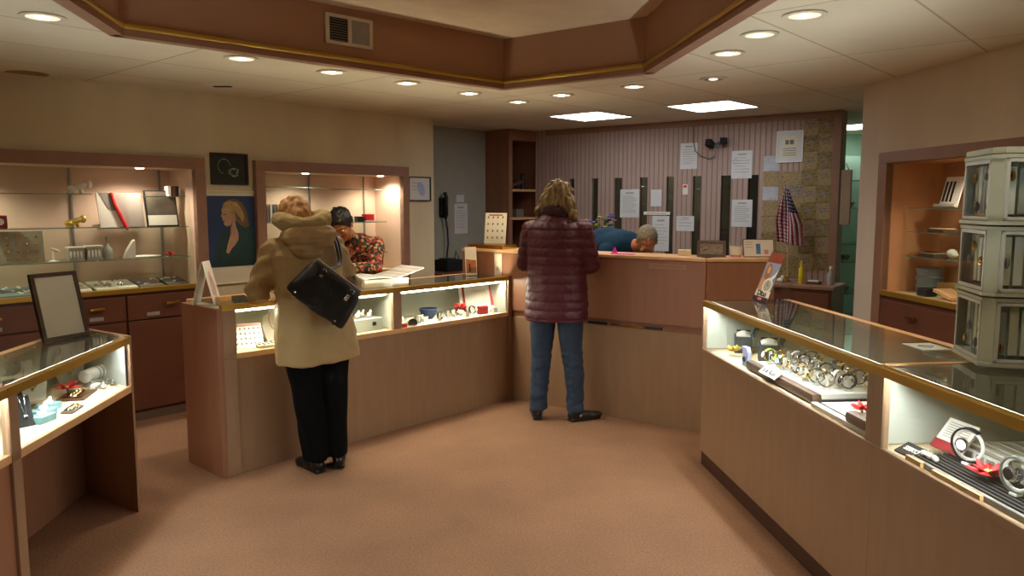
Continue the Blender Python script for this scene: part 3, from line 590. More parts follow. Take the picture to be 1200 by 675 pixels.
# ---- flag and desk at the right end of the partition
t = thing('side_cabinet', 'dark brown cabinet under the clippings at the right end of the partition', 'cabinet', FB, (2.98, -.22, 0))
MB().box(-.38, .27, -.20, .20, 0, .81, .004).build('carcass', M['drawer'], t); MB().box(-.40, .29, -.22, .20, .81, .845, .008).build('top', M['trim'], t); box('door', M['drawer'], t, -.05, .25, -.215, -.20, .05, .78)
t = thing('flag', 'small American flag hanging from a leaning stick before the clippings', 'flag', FB, (2.80, -.22, .845))
MB().lathe([(.001, 0), (.045, 0), (.045, .01), (.012, .02), (.008, .05), (.001, .05)], n=20).build('stand', M['brass'], t, True)
MB().cone((0, .03, .02), (-.03, .03, .90), .005, .004).build('pole', M['edge'], t, True)
MB().ell((-.031, 0, .905), .010).build('finial', M['brass'], t, True)
FRD = mat('flag_red', '8d2a3c', .8, var=.06); FWH = mat('flag_white', 'c3b5b5', .8); FBL = mat('flag_blue', '23263f', .8)
def fpt(u, v):  # u along the fly (hanging down), v across the stripes
    zz = .86 - .50*u - .04*v; x = -.03 - .13*(1-u)*v*.9 - .01 + .20*u*(v-.45) - .02*u
    x = -.03 + (v-.42)*(.05 + .17*min(1, u*1.6)); y = -.012 - .03*math.sin(u*3 + v*9)*min(1, u*2+.2)
    return (x + .035*u, y, zz)
for k in range(13):
    b = MB(); v0, v1 = k/13, (k+1)/13; N = 16; u0 = .42 if k >= 6 else 0.0
    for s_ in range(N):
        ua, ub = u0+(1-u0)*s_/N, u0+(1-u0)*(s_+1)/N
        b.face([fpt(ua, v0), fpt(ub, v0), fpt(ub, v1), fpt(ua, v1)])
    o = b.build('stripe', FRD if k % 2 == 0 else FWH, t, True); sm = o.modifiers.new('s', 'SOLIDIFY'); sm.thickness = .0015
b = MB()
for s_ in range(8):
    for q in range(7):
        ua, ub = .42*s_/8, .42*(s_+1)/8; va, vb = 6/13+q/13, 6/13+(q+1)/13; b.face([fpt(ua, va), fpt(ub, va), fpt(ub, vb), fpt(ua, vb)])
o = b.build('canton', FBL, t, True); sm = o.modifiers.new('s', 'SOLIDIFY'); sm.thickness = .0015
b = MB()
for s_ in range(6):
    for q in range(5): p = fpt(.05+.065*s_, 6/13+.06+.1*q); b.ell((p[0], p[1]-.002, p[2]), (.004, .001, .004), u=6, v=4)
b.build('stars', FWH, t)
b = MB(); b.ell((0, 0, .02), (.03, .02, .02)); b.ell((.02, 0, .045), (.016, .012, .022)); single(b.build('tissue', M['white'], None, True), 'crumpled white tissue under the flag', 'tissue', FB, (2.78, -.33, .845))
t = thing('glue_bottle', 'upright bright yellow bottle on the side cabinet', 'bottle', FB, (2.955, -.30, .845)); MB().lathe([(.001, 0), (.022, 0), (.024, .01), (.023, .13), (.010, .15), (.010, .16), (.001, .16)], n=20).build('bottle', M['yellow'], t, True); MB().lathe([(.011, .158), (.008, .20), (.001, .20)], n=14).build('cap', M['yellow'], t, True)
t = thing('note_stack', 'small stack of dark books and a white pad on the side cabinet', 'books', FB, (3.06, -.28, .845)); box('book', M['brown'], t, -.055, .055, -.04, .04, 0, .022); box('pad', M['white'], t, -.045, .045, -.03, .03, .022, .034)
t = thing('spray_bottle', 'clear plastic bottle at the right end of the side cabinet', 'bottle', FB, (3.19, -.25, .845)); MB().lathe([(.001, 0), (.026, 0), (.028, .02), (.028, .09), (.012, .12), (.012, .14), (.001, .14)], n=20).build('bottle', M['lgrey'], t, True); MB().lathe([(.014, .135), (.014, .16), (.001, .16)], n=14).build('cap', M['white'], t, True)

# ---- stock room display beyond the partition (green light)
FG = Fr((3.30, 7.75), 70)
t = thing('stock_display', 'glass shelved display cabinet in the green lit stock room', 'display cabinet', FG, (0, 0, 0))
MB().box(-.1, 1.1, .42, .44, 0, 2.05).build('back_panel', M['green'], t); MB().box(-.1, 1.1, 0, .42, 0, .35).build('base', M['bluegrey'], t)
for z in (.62, .95, 1.13, 1.50, 1.78): gshelf(t, -.1, 1.1, .05, .42, z)
for x in (-.1, .50, 1.08): MB().box(x, x+.02, .03, .05, .35, 2.05).build('upright', M['steel'], t)
GI = [('silver_bowl', 'silver', (.10, .2, .95)), ('silver_bowl', 'silver', (.12, .2, 1.50)), ('white_vase', 'white', (.34, .2, 1.50)), ('white_vase', 'white', (.33, .2, .62)), ('silver_bowl', 'silver', (.1, .2, .62)), ('white_vase', 'white', (.36, .2, .95))]
for i, (nm, c_, p) in enumerate(GI):
    b = MB()
    if 'bowl' in nm: b.lathe([(.02, 0), (.03, .004), (.055, .04), (.065, .06), (.060, .06), (.045, .03), (.001, .01)], n=24)
    else: b.lathe([(.001, 0), (.025, 0), (.04, .05), (.03, .1), (.018, .13), (.028, .15), (.022, .15), (.001, .12)], n=24)
    sh = {.62: 'lowest', .95: 'second', 1.50: 'upper'}[p[2]]
    single(b.build(nm, M['chrome'] if c_ == 'silver' else M['white'], None, True), '%s on the %s glass shelf of the green stock room display, %s side' % (('silver bowl', 'white vase')[c_ == 'white'], sh, ('left', 'right')[p[0] > .2]), 'ornament', FG, (p[0]+.17, p[1], p[2]))
t = thing('paper_bag', 'brown paper bag hanging at the stock room entrance', 'bag', FB, (3.215, .02, 1.62)); MB().box(-.035, .05, -.04, .0, -.26, .22, .006).build('bag_body', mat('kraft', 'a88f74', .8), t); MB().tube([(-.02, -.02, .22), (0, -.02, .28), (.02, -.02, .22)], .004).build('bag_handle', M['brown'], t, True)

# ================================================================ things on the service counter
t = thing('display_tray', 'brass coloured tray on the left end of the tall counter', 'tray', FH, (-.30, .09, 1.185))
b = MB(); b.box(-.19, .17, -.09, .10, 0, .035, .004); b.build('tray_body', M['brass'], t)
t = thing('earring_card', 'white card of earrings standing on the brass tray', 'card stand', FH, (-.30, .12, 1.222), 12, tilt=(-8, 0))
MB().box(-.095, .095, -.003, .003, 0, .25, .002).build('card', M['offwhite'], t)
b = MB()
for i in range(4):
    for j in range(4): b.ell((-.065+.043*i, -.006, .05+.055*j), (.007, .003, .010), u=8, v=6)
b.build('earring', M['grey'], t, kind='stuff')
MB().box(-.06, .06, -.0042, -.003, .228, .238).build('heading', mat('old_rose', 'a0605c', .6), t)
t = thing('wall_switch', 'white switch plate on the left end of the tall counter front', 'switch', FH, (-.165, -.013, 1.07)); box('plate', M['offwhite'], t, -.035, .035, -.006, 0, -.085, .085); box('toggle', M['lgrey'], t, -.008, .008, -.014, -.006, -.05, -.02)
t = thing('magenta_pad', 'bright pink folded paper on the tall counter before the bent man', 'paper', FH, (.86, .07, 1.185)); MB().box(-.06, .11, -.03, .03, 0, .006, .001).build('sheet', M['magenta'], t)
b = MB(); b.prism([(-.05, 0), (.0, 0), (-.025, .045)], -.002, .002, Matrix.Translation((-.015, 0, .006)) @ Matrix.Rotation(R(90), 4, 'X')); b.build('folded_corner', M['magenta'], t)
t = thing('label_plate', 'pale label plate under the edge of the tall counter', 'label', FH, (1.27, -.012, 1.12)); MB().box(-.14, .14, -.003, 0, -.018, .018).build('plate', M['pinkc'] if 0 else mat('dull_label', 'a07c68', .6), t); MB().box(-.11, .11, -.0038, -.003, -.005, .005).build('printed_line', M['trim'], t)
t = thing('framed_photo', 'dark photo frame standing on the corner of the tall counter', 'photo frame', FH, (1.51, .16, 1.185), 22, tilt=(-14, 0))
b = MB(); W, H = .095, .115; b.box(-W, W, 0, .015, 0, .02, .002); b.box(-W, W, 0, .015, H-.02, H, .002); b.box(-W, -W+.02, 0, .015, .02, H-.02); b.box(W-.02, W, 0, .015, .02, H-.02); b.build('frame', M['brown'], t); MB().box(-W+.02, W-.02, .005, .012, .02, H-.02).build('photo', M['photo'], t)
MB().box(-.02, .02, .015, .05, 0, .07, .002).build('easel_back', M['blackm'], t)
b = MB(); b.box(-.045, .045, -.03, .03, 0, .04, .004); single(b.build('card_box', M['offwhite']), 'low cream box left of the dark photo frame', 'box', FH, (1.30, .20, 1.185), 20)
t = thing('cup', 'pink cup beside the desk calendar on the tall counter', 'cup', FH2, (.245, .14, 1.185)); MB().lathe([(.001, 0), (.034, 0), (.037, .002), (.041, .07), (.038, .07), (.033, .006), (.001, .006)], n=28).build('cup_body', M['pinkc'], t, True); MB().lathe([(.0365, .0), (.042, .066), (.0435, .075), (.037, .075)], n=28).build('rim', M['white'], t, True)
t = thing('desk_calendar', 'white card stand with a blue picture on the tall counter', 'calendar', FH2, (.40, .12, 1.185), -4, tilt=(-16, 0))
MB().box(-.105, .105, 0, .006, 0, .125, .002).build('backing', M['black'], t); MB().box(-.10, .10, -.003, 0, .004, .12).build('sheet', M['white'], t); MB().box(-.018, .012, -.0042, -.003, .02, .092).build('blue_picture', M['blue'], t); MB().box(.035, .065, -.0042, -.003, .02, .05).build('pink_picture', M['pinkc'], t)
b = MB()
for z in (.10, .085, .065): b.box(-.09, -.04, -.004, -.003, z, z+.004)
b.build('printed_lines', M['lgrey'], t); MB().box(-.03, .03, .006, .06, 0, .05).build('easel_back', M['black'], t)
# flowers in a vase on the worktop
t = thing('side_table', 'small round side table behind the tall counter, carrying the flowers', 'table', FW, (.81, 7.25, 0)); MB().lathe([(.001, 1.0), (.20, 1.0), (.20, 1.03), (.001, 1.03)], n=32).build('table_top', M['drawer'], t, True); MB().lathe([(.16, 0), (.16, .02), (.03, .05), (.03, 1.0)], n=28).build('pedestal', M['drawer'], t, True)
t = thing('flower_vase', 'vase of purple and yellow flowers behind the tall counter, beside the bent man', 'flowers', FW, (.81, 7.25, 1.03), 30)
MB().lathe([(.001, 0), (.04, 0), (.055, .05), (.045, .11), (.03, .15), (.036, .17), (.03, .17), (.001, .1)], n=28).build('vase', M['bluegrey'], t, True)
LG = mat('leaf_green', '4f6a30', .6, var=.3, scale=30); PU = mat('petal_purple', '6a5488', .6, var=.2, scale=30); YE = mat('petal_yellow', 'b8a838', .6, var=.2, scale=30)
random.seed(3)
bs, bl = MB(), MB(); heads = []
for k in range(26):
    a = random.random()*6.28; r = .03+.15*random.random()**.7; z = .24+.17*random.random(); p = (r*math.cos(a)*1.2, r*math.sin(a)*.6, z)
    bs.tube([(0, 0, .13), (p[0]*.4, p[1]*.4, .13+(z-.13)*.6), p], .0025, 5); heads.append(p)
    for q in range(2): bl.ell((p[0]*.7+random.uniform(-.03, .03), p[1]*.7, .15+(z-.15)*random.random()), (.011, .004, .034), (random.uniform(-60, 60), random.uniform(-60, 60), random.uniform(0, 180)), 8, 6)
bs.build('stem', LG, t, True, kind='stuff'); bl.build('leaf', LG, t, True, kind='stuff')
for k, p in enumerate(heads):
    b = MB(); yl = k % 3 == 0
    for q in range(6): a = q*1.047; b.ell((p[0]+.014*math.cos(a), p[1]+.010*math.sin(a), p[2]+.004*(q % 2)), (.013, .009, .007), (0, 0, q*60), 8, 6)
    b.ell(p, .007, u=8, v=6); b.build('flower_head', YE if yl else PU, t, True)

# ================================================================ things in the left wall cabinet (frame FL)
def shell_stand(nm, label, p, m, s=1.0):
    b = MB(); b.ell((-.03*s, 0, .022*s), (.030*s, .018*s, .020*s), (0, 20, 0)); b.ell((.012*s, 0, .04*s), (.045*s, .02*s, .018*s), (0, -18, 0)); b.ell((.05*s, 0, .05*s), (.02*s, .018*s, .024*s)); b.cone((-.05*s, 0, .0), (-.03*s, 0, .02*s), .010*s); b.cone((.02*s, 0, 0), (.01*s, 0, .03*s), .010*s)
    return single(b.build(nm, m, None, True), label, 'figurine', FL, p)
shell_stand('figurine', 'small white glass figurine on the top shelf of the left wall cabinet', (-.615, .2, 1.615), M['white'], 1.3)
shell_stand('figurine', 'small gold and white figurine on the middle shelf of the left wall cabinet', (-.66, .17, 1.386), M['gold_leaf'], 1.1)
b = MB(); b.ell((.0, 0, .012), (.04, .015, .012)); single(b.build('glass_shard', M['white'], None, True), 'flat white piece right of the gold figurine', 'figurine', FL, (-.50, .2, 1.378))
t = thing('watch_box', 'red gift box with a white disc on the left middle shelf', 'box', FL, (-1.105, .17, 1.386)); box('box_body', M['dred'], t, -.042, .042, -.025, .025, 0, .085, .004); MB().lathe([(.001, 0), (.022, 0), (.022, .004), (.001, .004)], (0, -.026, .045), 20, Matrix.Rotation(R(90), 4, 'X')).build('disc', M['white'], t, True); MB().box(-.012, .012, -.012, .012, .085, .095, .003).build('bow', M['gold_leaf'], t)
# sloped display pad with ribbon, and others on middle shelf
def slope_board(nm, label, F, p, w, h, ang, m, rz=0, cat='display board', parts=None, thick=.008):
    t = thing(nm, label, cat, F, p, rz, tilt=(-ang, 0))
    MB().box(-w/2, w/2, 0, thick, 0, h, .002).build('board', m, t)
    L_ = h*.55*math.sin(R(ang))/math.cos(R(ang))
    MB().prism([(thick, .0), (thick, h*.55), (thick+.004, h*.55), (thick+.03, 0)], -.02, .02, Matrix(((0, 0, 1, 0), (1, 0, 0, 0), (0, 1, 0, 0), (0, 0, 0, 1)))).build('strut', m, t)
    return t
GR = mat('satin_grey', '8a817a', .45, var=.2, scale=4)
t = slope_board('jewelry_board', 'white and grey satin board with a red ribbon, middle shelf', FL, (-.40, .16, 1.378), .20, .25, 12, M['white'])
flat(t, 'satin_drape', GR, [(-.08, .25), (.1, .25), (.1, .0), (.06, .0), (.02, .12), (-.03, .13)], -.001); b = MB(); b.tube([(.0, -.004, .25), (.015, -.006, .16), (.045, -.008, .08), (.075, -.02, -.02)], [.010, .012, .012, .009], 6); b.build('ribbon', M['red'], t, True)
t = slope_board('jewelry_board', 'plain grey satin board between the ribbon board and the photo card', FL, (-.245, .19, 1.378), .13, .25, 12, GR)
t = slope_board('photo_card', 'black framed card with dark picture and white base, middle shelf', FL, (-.06, .16, 1.378), .235, .27, 10, M['black'], parts=1); flat(t, 'picture', mat('dark_bronze', '5b5047', .5, var=.4, scale=9), [(-.105, .09), (.105, .09), (.105, .26), (-.105, .26)], -.001); flat(t, 'white_base', M['white'], [(-.105, .01), (.105, .01), (.105, .085), (-.105, .085)], -.001)
for k, (x, lab, m) in enumerate(((.0, 'white', 'white'), (.035, 'brown', 'brown'), (.06, 'black', 'black'))):
    b = MB(); b.box(-.012, .012, -.03, .03, 0, .075, .002); single(b.build('small_book', M[m]), '%s upright ring box at the right of the top shelf' % lab, 'box', FL, (x, .2, 1.60))
# lower shelf
t = slope_board('necklace_bust', 'tall dim necklace panel with rows of pendants at far left, lower shelf', FL, (-1.06, .18, 1.158), .42, .21, 6, mat('pendant_panel', 'a8a08c', .6, var=.1)); b = MB()
for i in range(7):
    for j in range(4): b.ell((-.17+.056*i, -.004, .03+.047*j), (.008, .003, .010), u=8, v=6)
b.build('pendant', M['brass'], t, kind='stuff')
b = MB(); b.lathe([(.035, 0), (.035, .006), (.008, .012), (.006, .07), (.001, .075)], n=20); b.ell((.012, 0, .08), (.03, .010, .010), (0, 25, 0)); single(b.build('earring_stand', M['white'], None, True), 'small white earring tree, left of the glass boxes', 'stand', FL, (-.80, .18, 1.156))
def deco_box(label, x, w, h):
    t = thing('glass_jewel_box', label, 'jewel box', FL, (x, .18, 1.156)); box('box_body', M['lgrey'], t, -w/2, w/2, -.03, .03, 0, h, .004)
    b = MB(); nn = 4
    for i in range(int(w/.022)): b.ell((-w/2+.012+i*.022, -.032, h*.5), (.007, .004, h*.30), u=8, v=6)
    b.build('facet', M['white'], t, True, kind='stuff'); box('lid', M['white'], t, -w/2-.003, w/2+.003, -.033, .033, h, h+.012, .004); return t
deco_box('cut glass jewel box at the left of the row, lower shelf', -.665, .10, .085); deco_box('cut glass jewel box in the middle of the row, lower shelf', -.55, .10, .09)
b = MB(); b.lathe([(.001, 0), (.03, 0), (.034, .02), (.034, .07), (.02, .09), (.006, .12), (.010, .15), (.001, .165)], n=20); single(b.build('perfume_bottle', M['lgrey'], None, True), 'clear bottle with pointed stopper, lower shelf of left cabinet', 'bottle', FL, (-.455, .18, 1.156))
b = MB(); b.box(-.06, .06, -.02, .02, 0, .05, .004); single(b.build('dark_case', M['grey']), 'dark grey case behind the cut glass boxes', 'box', FL, (-.585, .30, 1.24-.084)).location[2] = 1.157
b = MB(); b.prism([(-.04, 0), (.04, 0), (.04, .13), (.025, .12), (-.02, .05)], -.02, .02, Matrix.Rotation(R(90), 4, 'X')); single(b.build('ring_wedge', M['white']), 'white pointed display wedge on the lower shelf of the left cabinet', 'stand', FL, (-.31, .18, 1.156))
b = MB(); b.ell((0, 0, .008), (.12, .05, .010)); single(b.build('white_cloth', M['white'], None, True), 'flat white cloth left of the red flower on the lower shelf', 'cloth', FL, (-.19, .2, 1.155))
def poinsettia(label, F, p, s=1.0, rz=0):
    t = thing('poinsettia', label, 'silk flower', F, p, rz); random.seed(int(p[0]*100) + 5)
    for k in range(9):
        a = 2*math.pi*k/9 + .2*random.random(); up = .35 if k % 2 else .9; L_ = (.05 if k % 2 else .04)*s
        t_ = bmesh.new(); b = MB(); n = 6
        pts = [(0, 0), (L_*.35, L_*.28), (L_*.7, L_*.2), (L_, 0), (L_*.7, -L_*.2), (L_*.35, -L_*.28)]
        t_.free(); vv = []
        for (x, y) in pts: z = .012*s + x*up*.8 - (x*x)*3/s*up; vv.append((x*math.cos(a)-y*math.sin(a), x*math.sin(a)+y*math.cos(a), z - abs(y)*.25))
        f1 = b.bm; V = [f1.verts.new(v) for v in vv]; c = f1.verts.new((L_*.5*math.cos(a), L_*.5*math.sin(a), .012*s + L_*.5*up*.8 - (L_*.5)**2*3/s*up + .004*s))
        for i in range(6): f1.faces.new((V[i], V[(i+1) % 6], c))
        o = b.build('petal', M['red'], t, True); md = o.modifiers.new('s', 'SOLIDIFY'); md.thickness = .0012
    b = MB()
    for k in range(5): b.ell((.006*s*math.cos(k*1.26), .006*s*math.sin(k*1.26), .018*s), .004*s, u=8, v=6)
    b.build('flower_centre', M['gold_leaf'], t, True); b = MB(); b.cone((0, 0, 0), (0, 0, .014*s), .004*s); b.build('stem', LG, t); return t
poinsettia('red silk flower on the lower shelf of the left wall cabinet', FL, (-.02, .16, 1.157), 1.0)
# deck of the left cabinet
def pad(label, x, w, m, y=.12, d=.22, rz=0, F=FL, z=.942, n=0, mi=None, tilt=10):
    t = thing('jewelry_pad', label, 'display pad', F, (x, y, z), rz); b = MB(); b.box(-w/2, w/2, 0, d, .0, .012, .003, Matrix.Rotation(R(tilt), 4, 'X')); b.build('pad', m, t)
    b = MB(); b.box(-w*.4, w*.4, d*.86, d*.9, 0, d*.86*math.sin(R(tilt))); b.build('riser', m, t)
    if n:
        b = MB(); random.seed(n)
        for k in range(n): xx = random.uniform(-.42, .42)*w; yy_ = random.uniform(.1, .9)*d; b.ell((xx, yy_, yy_*math.tan(R(tilt))+.014), (.012, .009, .007), u=8, v=6)
        b.build('jewel', mi or M['white'], t, True, kind='stuff')
    return t
pad('light display pad with white jewels at the far left of the cabinet deck', -1.1, .40, M['bluegrey'], n=26)
pad('bright white display pad left of centre on the cabinet deck', -.74, .30, M['white'], n=22); pad('bright white draped pad between the two cabinets bays on the deck', -.42, .28, M['white'], n=16, mi=M['chrome'])
pad('dark grey display pad, first right of the white draped pad', -.18, .17, GR, n=4); pad('dark grey display pad at the right end of the cabinet deck', .015, .16, M['grey'], n=6)
# ---- middle wall cabinet items
for k in range(6):
    b = MB(); b.box(-.009, .009, -.04, .04, 0, (.15, .13, .15, .14, .15, .13)[k], .002)
    single(b.build('catalogue', M[('white', 'grey', 'white', 'bluegrey', 'white', 'grey')[k]]), '%s catalogue in the upright row behind the beige coat, %s from left' % (('white', 'grey', 'white', 'blue-grey', 'white', 'grey')[k], ORD[k]), 'book', FL, (.79+.032*k, .24, 1.39))
t = thing('silver_case', 'long silver case on the middle shelf behind the clerk', 'case', FL, (1.50, .24, 1.378)); box('case_body', M['lgrey'], t, -.16, .16, -.06, .06, 0, .035, .004); box('lid', M['grey'], t, -.13, .13, -.05, .05, .035, .075, .012)
b = MB(); b.box(-.04, .04, -.03, .03, 0, .06, .003); single(b.build('dark_box', M['blackm']), 'dark box standing on the long silver case', 'box', FL, (1.56, .26, 1.455))
t = thing('gift_box', 'red box with white band on the middle shelf, right of the clerk', 'box', FL, (1.845, .2, 1.379)); box('box_body', M['red'], t, -.05, .05, -.03, .03, 0, .07, .003); MB().box(-.052, .052, -.032, .032, .0, .012).build('band', M['white'], t)
b = MB(); b.box(-.035, .035, -.03, .03, 0, .05, .004); single(b.build('watch_case', M['black']), 'black ring box left of the red box with white band', 'box', FL, (1.745, .2, 1.379))
t = thing('gift_box', 'dull red box on the lower shelf, right of the clerk', 'box', FL, (1.80, .2, 1.096)); box('box_body', M['dred'] if 0 else mat('brick_red', 'a5382c', .5), t, -.045, .045, -.03, .03, 0, .09, .003); MB().box(-.03, .03, -.0315, -.03, .02, .06).build('label_plate', M['pinkc'], t)
t = thing('ring_stand', 'small silver stand at the right end of the lower shelf', 'stand', FL, (1.91, .18, 1.096)); MB().lathe([(.04, 0), (.04, .02), (.001, .024)], n=20).build('stand_base', M['steel'], t, True); box('stand_block', M['bluegrey'], t, -.02, .02, -.015, .015, .022, .09, .003)
# ---- right wall cabinet items (frame FR)
t = slope_board('slotted_board', 'white board with black slots leaning on the top shelf of the right cabinet', FR, (.63, .22, 1.52), .17, .20, 14, M['white'], cat='display board')
b = MB()
for k in range(3): b.box(-.07+.035*k, -.052+.035*k, -.0015, .0005, .04, .17)
b.build('slot', M['black'], t); b = MB(); b.box(-.1, .1, -.03, -.0, 0, .02, .003); b.build('lip', M['lgrey'], t)
b = MB(); b.box(-.03, .03, -.03, .03, 0, .09, .004); single(b.build('dark_box', M['brown']), 'dark upright box right of the slotted board', 'box', FR, (.78, .26, 1.52))
def btray(label, x, z, m):
    t = thing('bracelet_tray', label, 'tray', FR, (x, .22, z)); box('tray_body', M['brown'], t, -.08, .08, -.05, .05, 0, .022, .003); box('insert', m, t, -.07, .07, -.042, .042, .022, .027)
    b = MB()
    for k in range(5): b.ell((-.055+.027*k, 0, .030), (.008, .03, .005), u=10, v=6)
    b.build('bracelet', M['brass'], t, True, kind='stuff')
btray('brown tray of bracelets on the middle shelf of the right cabinet', .60, 1.365, M['offwhite']); btray('brown tray of bracelets on the lowest shelf of the right cabinet', .52, 1.205, M['lgrey'])
b = MB(); b.ell((0, 0, .028), (.035, .03, .028)); b.ell((.03, 0, .02), (.02, .02, .018)); single(b.build('shell_ornament', M['white'], None, True), 'white shell shaped ornament under the middle shelf of the right cabinet', 'ornament', FR, (.62, .28, 1.205))
for k in range(3):
    b = MB(); b.lathe([(.001, 0), (.075, 0), (.082, .045), (.086, .05), (.078, .055), (.001, .05)], n=28); single(b.build('plastic_tub', M['bluegrey'], None, True), 'grey plastic tub on the right cabinet deck, %s in the stack' % ('bottom', 'middle', 'top')[k], 'tub', FR, (.445, .26, .962+.056*k))
b = MB(); b.prism([(-.09, .0), (.07, 0), (.09, .04), (.07, .09), (-.09, .08)], -.04, .04, Matrix.Rotation(R(90), 4, 'X')); single(b.build('tan_box', mat('kraft_box', '9c7a4a', .7)), 'tan cardboard box beside the stacked grey tubs', 'box', FR, (.64, .28, .962))
b = MB(); b.box(-.05, .05, -.04, .04, 0, .05, .01); single(b.build('camera_bag', M['black']), 'dark pouch before the tan cardboard box', 'pouch', FR, (.60, .14, .962))
b = MB(); b.box(-.09, .09, -.06, .06, 0, .02, .003, Matrix.Rotation(R(12), 4, 'Y')); single(b.build('flat_board', M['edge']), 'tan flat board lying right of the cardboard box', 'board', FR, (.80, .16, .985))
# ================================================================ contents of the glass counters
RX = Matrix.Rotation(R(90), 4, 'X')
def watch(label, F, p, rz, strap, dial, rim, group=None, s=1.0, stand=True):
    """wrist watch closed round a C shaped stand, dial leaning to the customer"""
    t = thing('wrist_watch', label, 'watch', F, p, rz, group, tilt=(0, 0)); r = .030*s; zc = r+.012
    b = MB(); N = 28; w2 = .009*s; bm = b.bm; ring = []
    for k in range(N):
        a = R(-60 + 360*k/N); ca, sa = math.cos(a), math.sin(a)
        ring.append([bm.verts.new((x, rr*ca, zc + rr*sa*.95)) for x, rr in ((-w2, r), (w2, r), (w2, r+.003), (-w2, r+.003))])
    for k in range(N):
        A, B = ring[k], ring[(k+1) % N]
        for q in range(4): bm.faces.new((A[q], A[(q+1) % 4], B[(q+1) % 4], B[q]))
    b.build('strap', strap, t, True)
    Mx = Matrix.Translation((0, -r-.003, zc+.004)) @ Matrix.Rotation(R(75), 4, 'X')
    c = MB().lathe([(.001, -.003), (.017*s, -.003), (.018*s, .001), (.017*s, .005), (.0145*s, .006)], M4=Mx, n=24).build('watch_case', rim, t, True)
    MB().lathe([(.0145*s, .0055), (.001, .0055)], M4=Mx, n=24).build('dial', dial, c, True)
    b = MB(); b.box(-.0006, .0006, 0, .009*s, .0058, .0064, 0, Mx); b.box(0, .007*s, -.0006, .0006, .0058, .0064, 0, Mx); b.build('hand', M['black'] if dial is not M['black'] else M['white'], c)
    if stand:
        b = MB(); b.box(-.004, .004, -.004, .010, .006, zc+r*.6, .001); b.box(-.013, .013, -.014, .016, 0, .008, .002); b.build('stand', M['clear'] if 0 else M['white'], t)
    return t
def ring_watch(label, F, p, rz, s=1.0, strap=None, dial=None):
    """watch on a tall open ring stand"""
    t = thing('watch_on_ring', label, 'watch', F, p, rz); r = .047*s; zc = r+.016
    MB().tube([(r*math.cos(a), 0, zc+r*math.sin(a)) for a in [2*math.pi*k/32 for k in range(32)]], .0055*s, 8, True).build('ring_stand', M['white'], t, True)
    b = MB(); b.box(-.012, .012, -.014, .014, 0, .008, .002); b.cone((0, 0, .006), (0, 0, .02), .006); b.build('foot', M['white'], t, True)
    b = MB(); N = 24
    for k in range(N):
        a = R(60 + 240*k/N); b.box(-.0055, .0055, -.009, .009, -.003, .003, .001, Matrix.Translation(((r+.006)*math.cos(a), 0, zc+(r+.006)*math.sin(a))) @ Matrix.Rotation(-a+R(90), 4, 'Y'))
    b.build('strap', strap or M['chrome'], t)
    Mx = Matrix.Translation((-.012*s, -.014, zc)) @ RX
    c = MB().lathe([(.001, -.004), (.021*s, -.004), (.023*s, 0), (.021*s, .006), (.017*s, .007)], M4=Mx, n=28).build('watch_case', M['chrome'], t, True)
    MB().lathe([(.017*s, .0062), (.001, .0062)], M4=Mx, n=28).build('dial', dial or M['white'], c, True); return t
# ---- right counter, far section
ZR = .697
def gift(label, x, y, rz, w=.10, h=.085, lidm=None):
    t = thing('watch_gift_box', label, 'box', FRC, (x, y, ZR), rz); box('box_body', M['boxgrey'], t, -w/2, w/2, -w*.42, w*.42, 0, h, .004)
    b = MB(); b.ell((0, 0, h), (w*.40, w*.32, .03)); b.box(-w*.40, w*.40, -w*.32, w*.32, h-.004, h+.008, .003); o = b.build('cushion', M['white'], t, True)
    MB().box(-.003, .003, -w*.33, w*.33, h+.024, h+.033, .001).build('watch_strap', M['black'], o)
    b = MB(); b.box(-w/2, w/2, 0, .012, 0, h*.7, .004, Matrix.Translation((0, w*.42, h)) @ Matrix.Rotation(R(-22), 4, 'X')); b.build('lid', M['boxgrey'], t); return t
gift('charcoal watch box with white cushion at the far end of the right counter', .10, .20, -20, .115, .095)
gift('charcoal watch box with white cushion, second from the far end of the right counter', .36, .24, -20, .13, .095)
t = thing('ribbon_bow', 'pale gold ribbon bow on the right counter deck before the far box', 'bow', FRC, (.22, .10, ZR+.02))
b = MB()
for k in range(11):
    a = k*.57; e = .3+.5*((k*5) % 3)/2; b.ell((.022*math.cos(a), .022*math.sin(a), .012+.02*e), (.022, .007, .008), (0, -R(1)*0-40*e, math.degrees(a)), 10, 6)
b.build('loop', M['gold_leaf'], t, True)
t = thing('cuff_watch', 'lilac and white cuff bracelet leaning at the left end of the watch tray', 'bracelet', FRC, (.47, .07, ZR), 10)
b = MB(); b.prism([(-.022, 0), (.022, 0), (.03, .03), (.028, .075), (.015, .10), (-.028, .10), (-.018, .07), (-.016, .03)], -.012, .012, Matrix.Rotation(R(90), 4, 'X') @ Matrix.Identity(4)); b.build('cuff', mat('lilac', 'b4b4d8', .4, var=.25, scale=30), t, True)
MB().lathe([(.001, 0), (.014, 0), (.014, .004), (.001, .004)], (0, -.013, .035), 20, RX).build('dial', M['navy'], t, True)
t = thing('watch_tray', 'long white watch tray with a rounded brown front roll, far section of right counter', 'tray', FRC, (0, 0, ZR))
MB().box(.56, 1.24, .085, .42, 0, .040, .004).build('tray_body', M['white'], t); b = MB(); b.box(.54, 1.27, .035, .085, 0, .048, .020); b.build('front_roll', M['brown'], t, True)
PM = Matrix.Translation((.845, .036, .046)) @ Matrix.Rotation(R(-50), 4, 'X'); o = MB().box(-.09, .09, -.003, .003, -.024, .024, .002, PM).build('name_plate', M['white'], t); q = text('lettering', 'a la Rose', .036, M['black'], o, (0, 0, 0), (0, 0, 0), shear=.2, bold=.0014); q.matrix_local = PM @ Matrix.Translation((0, -.0036, 0)) @ RX
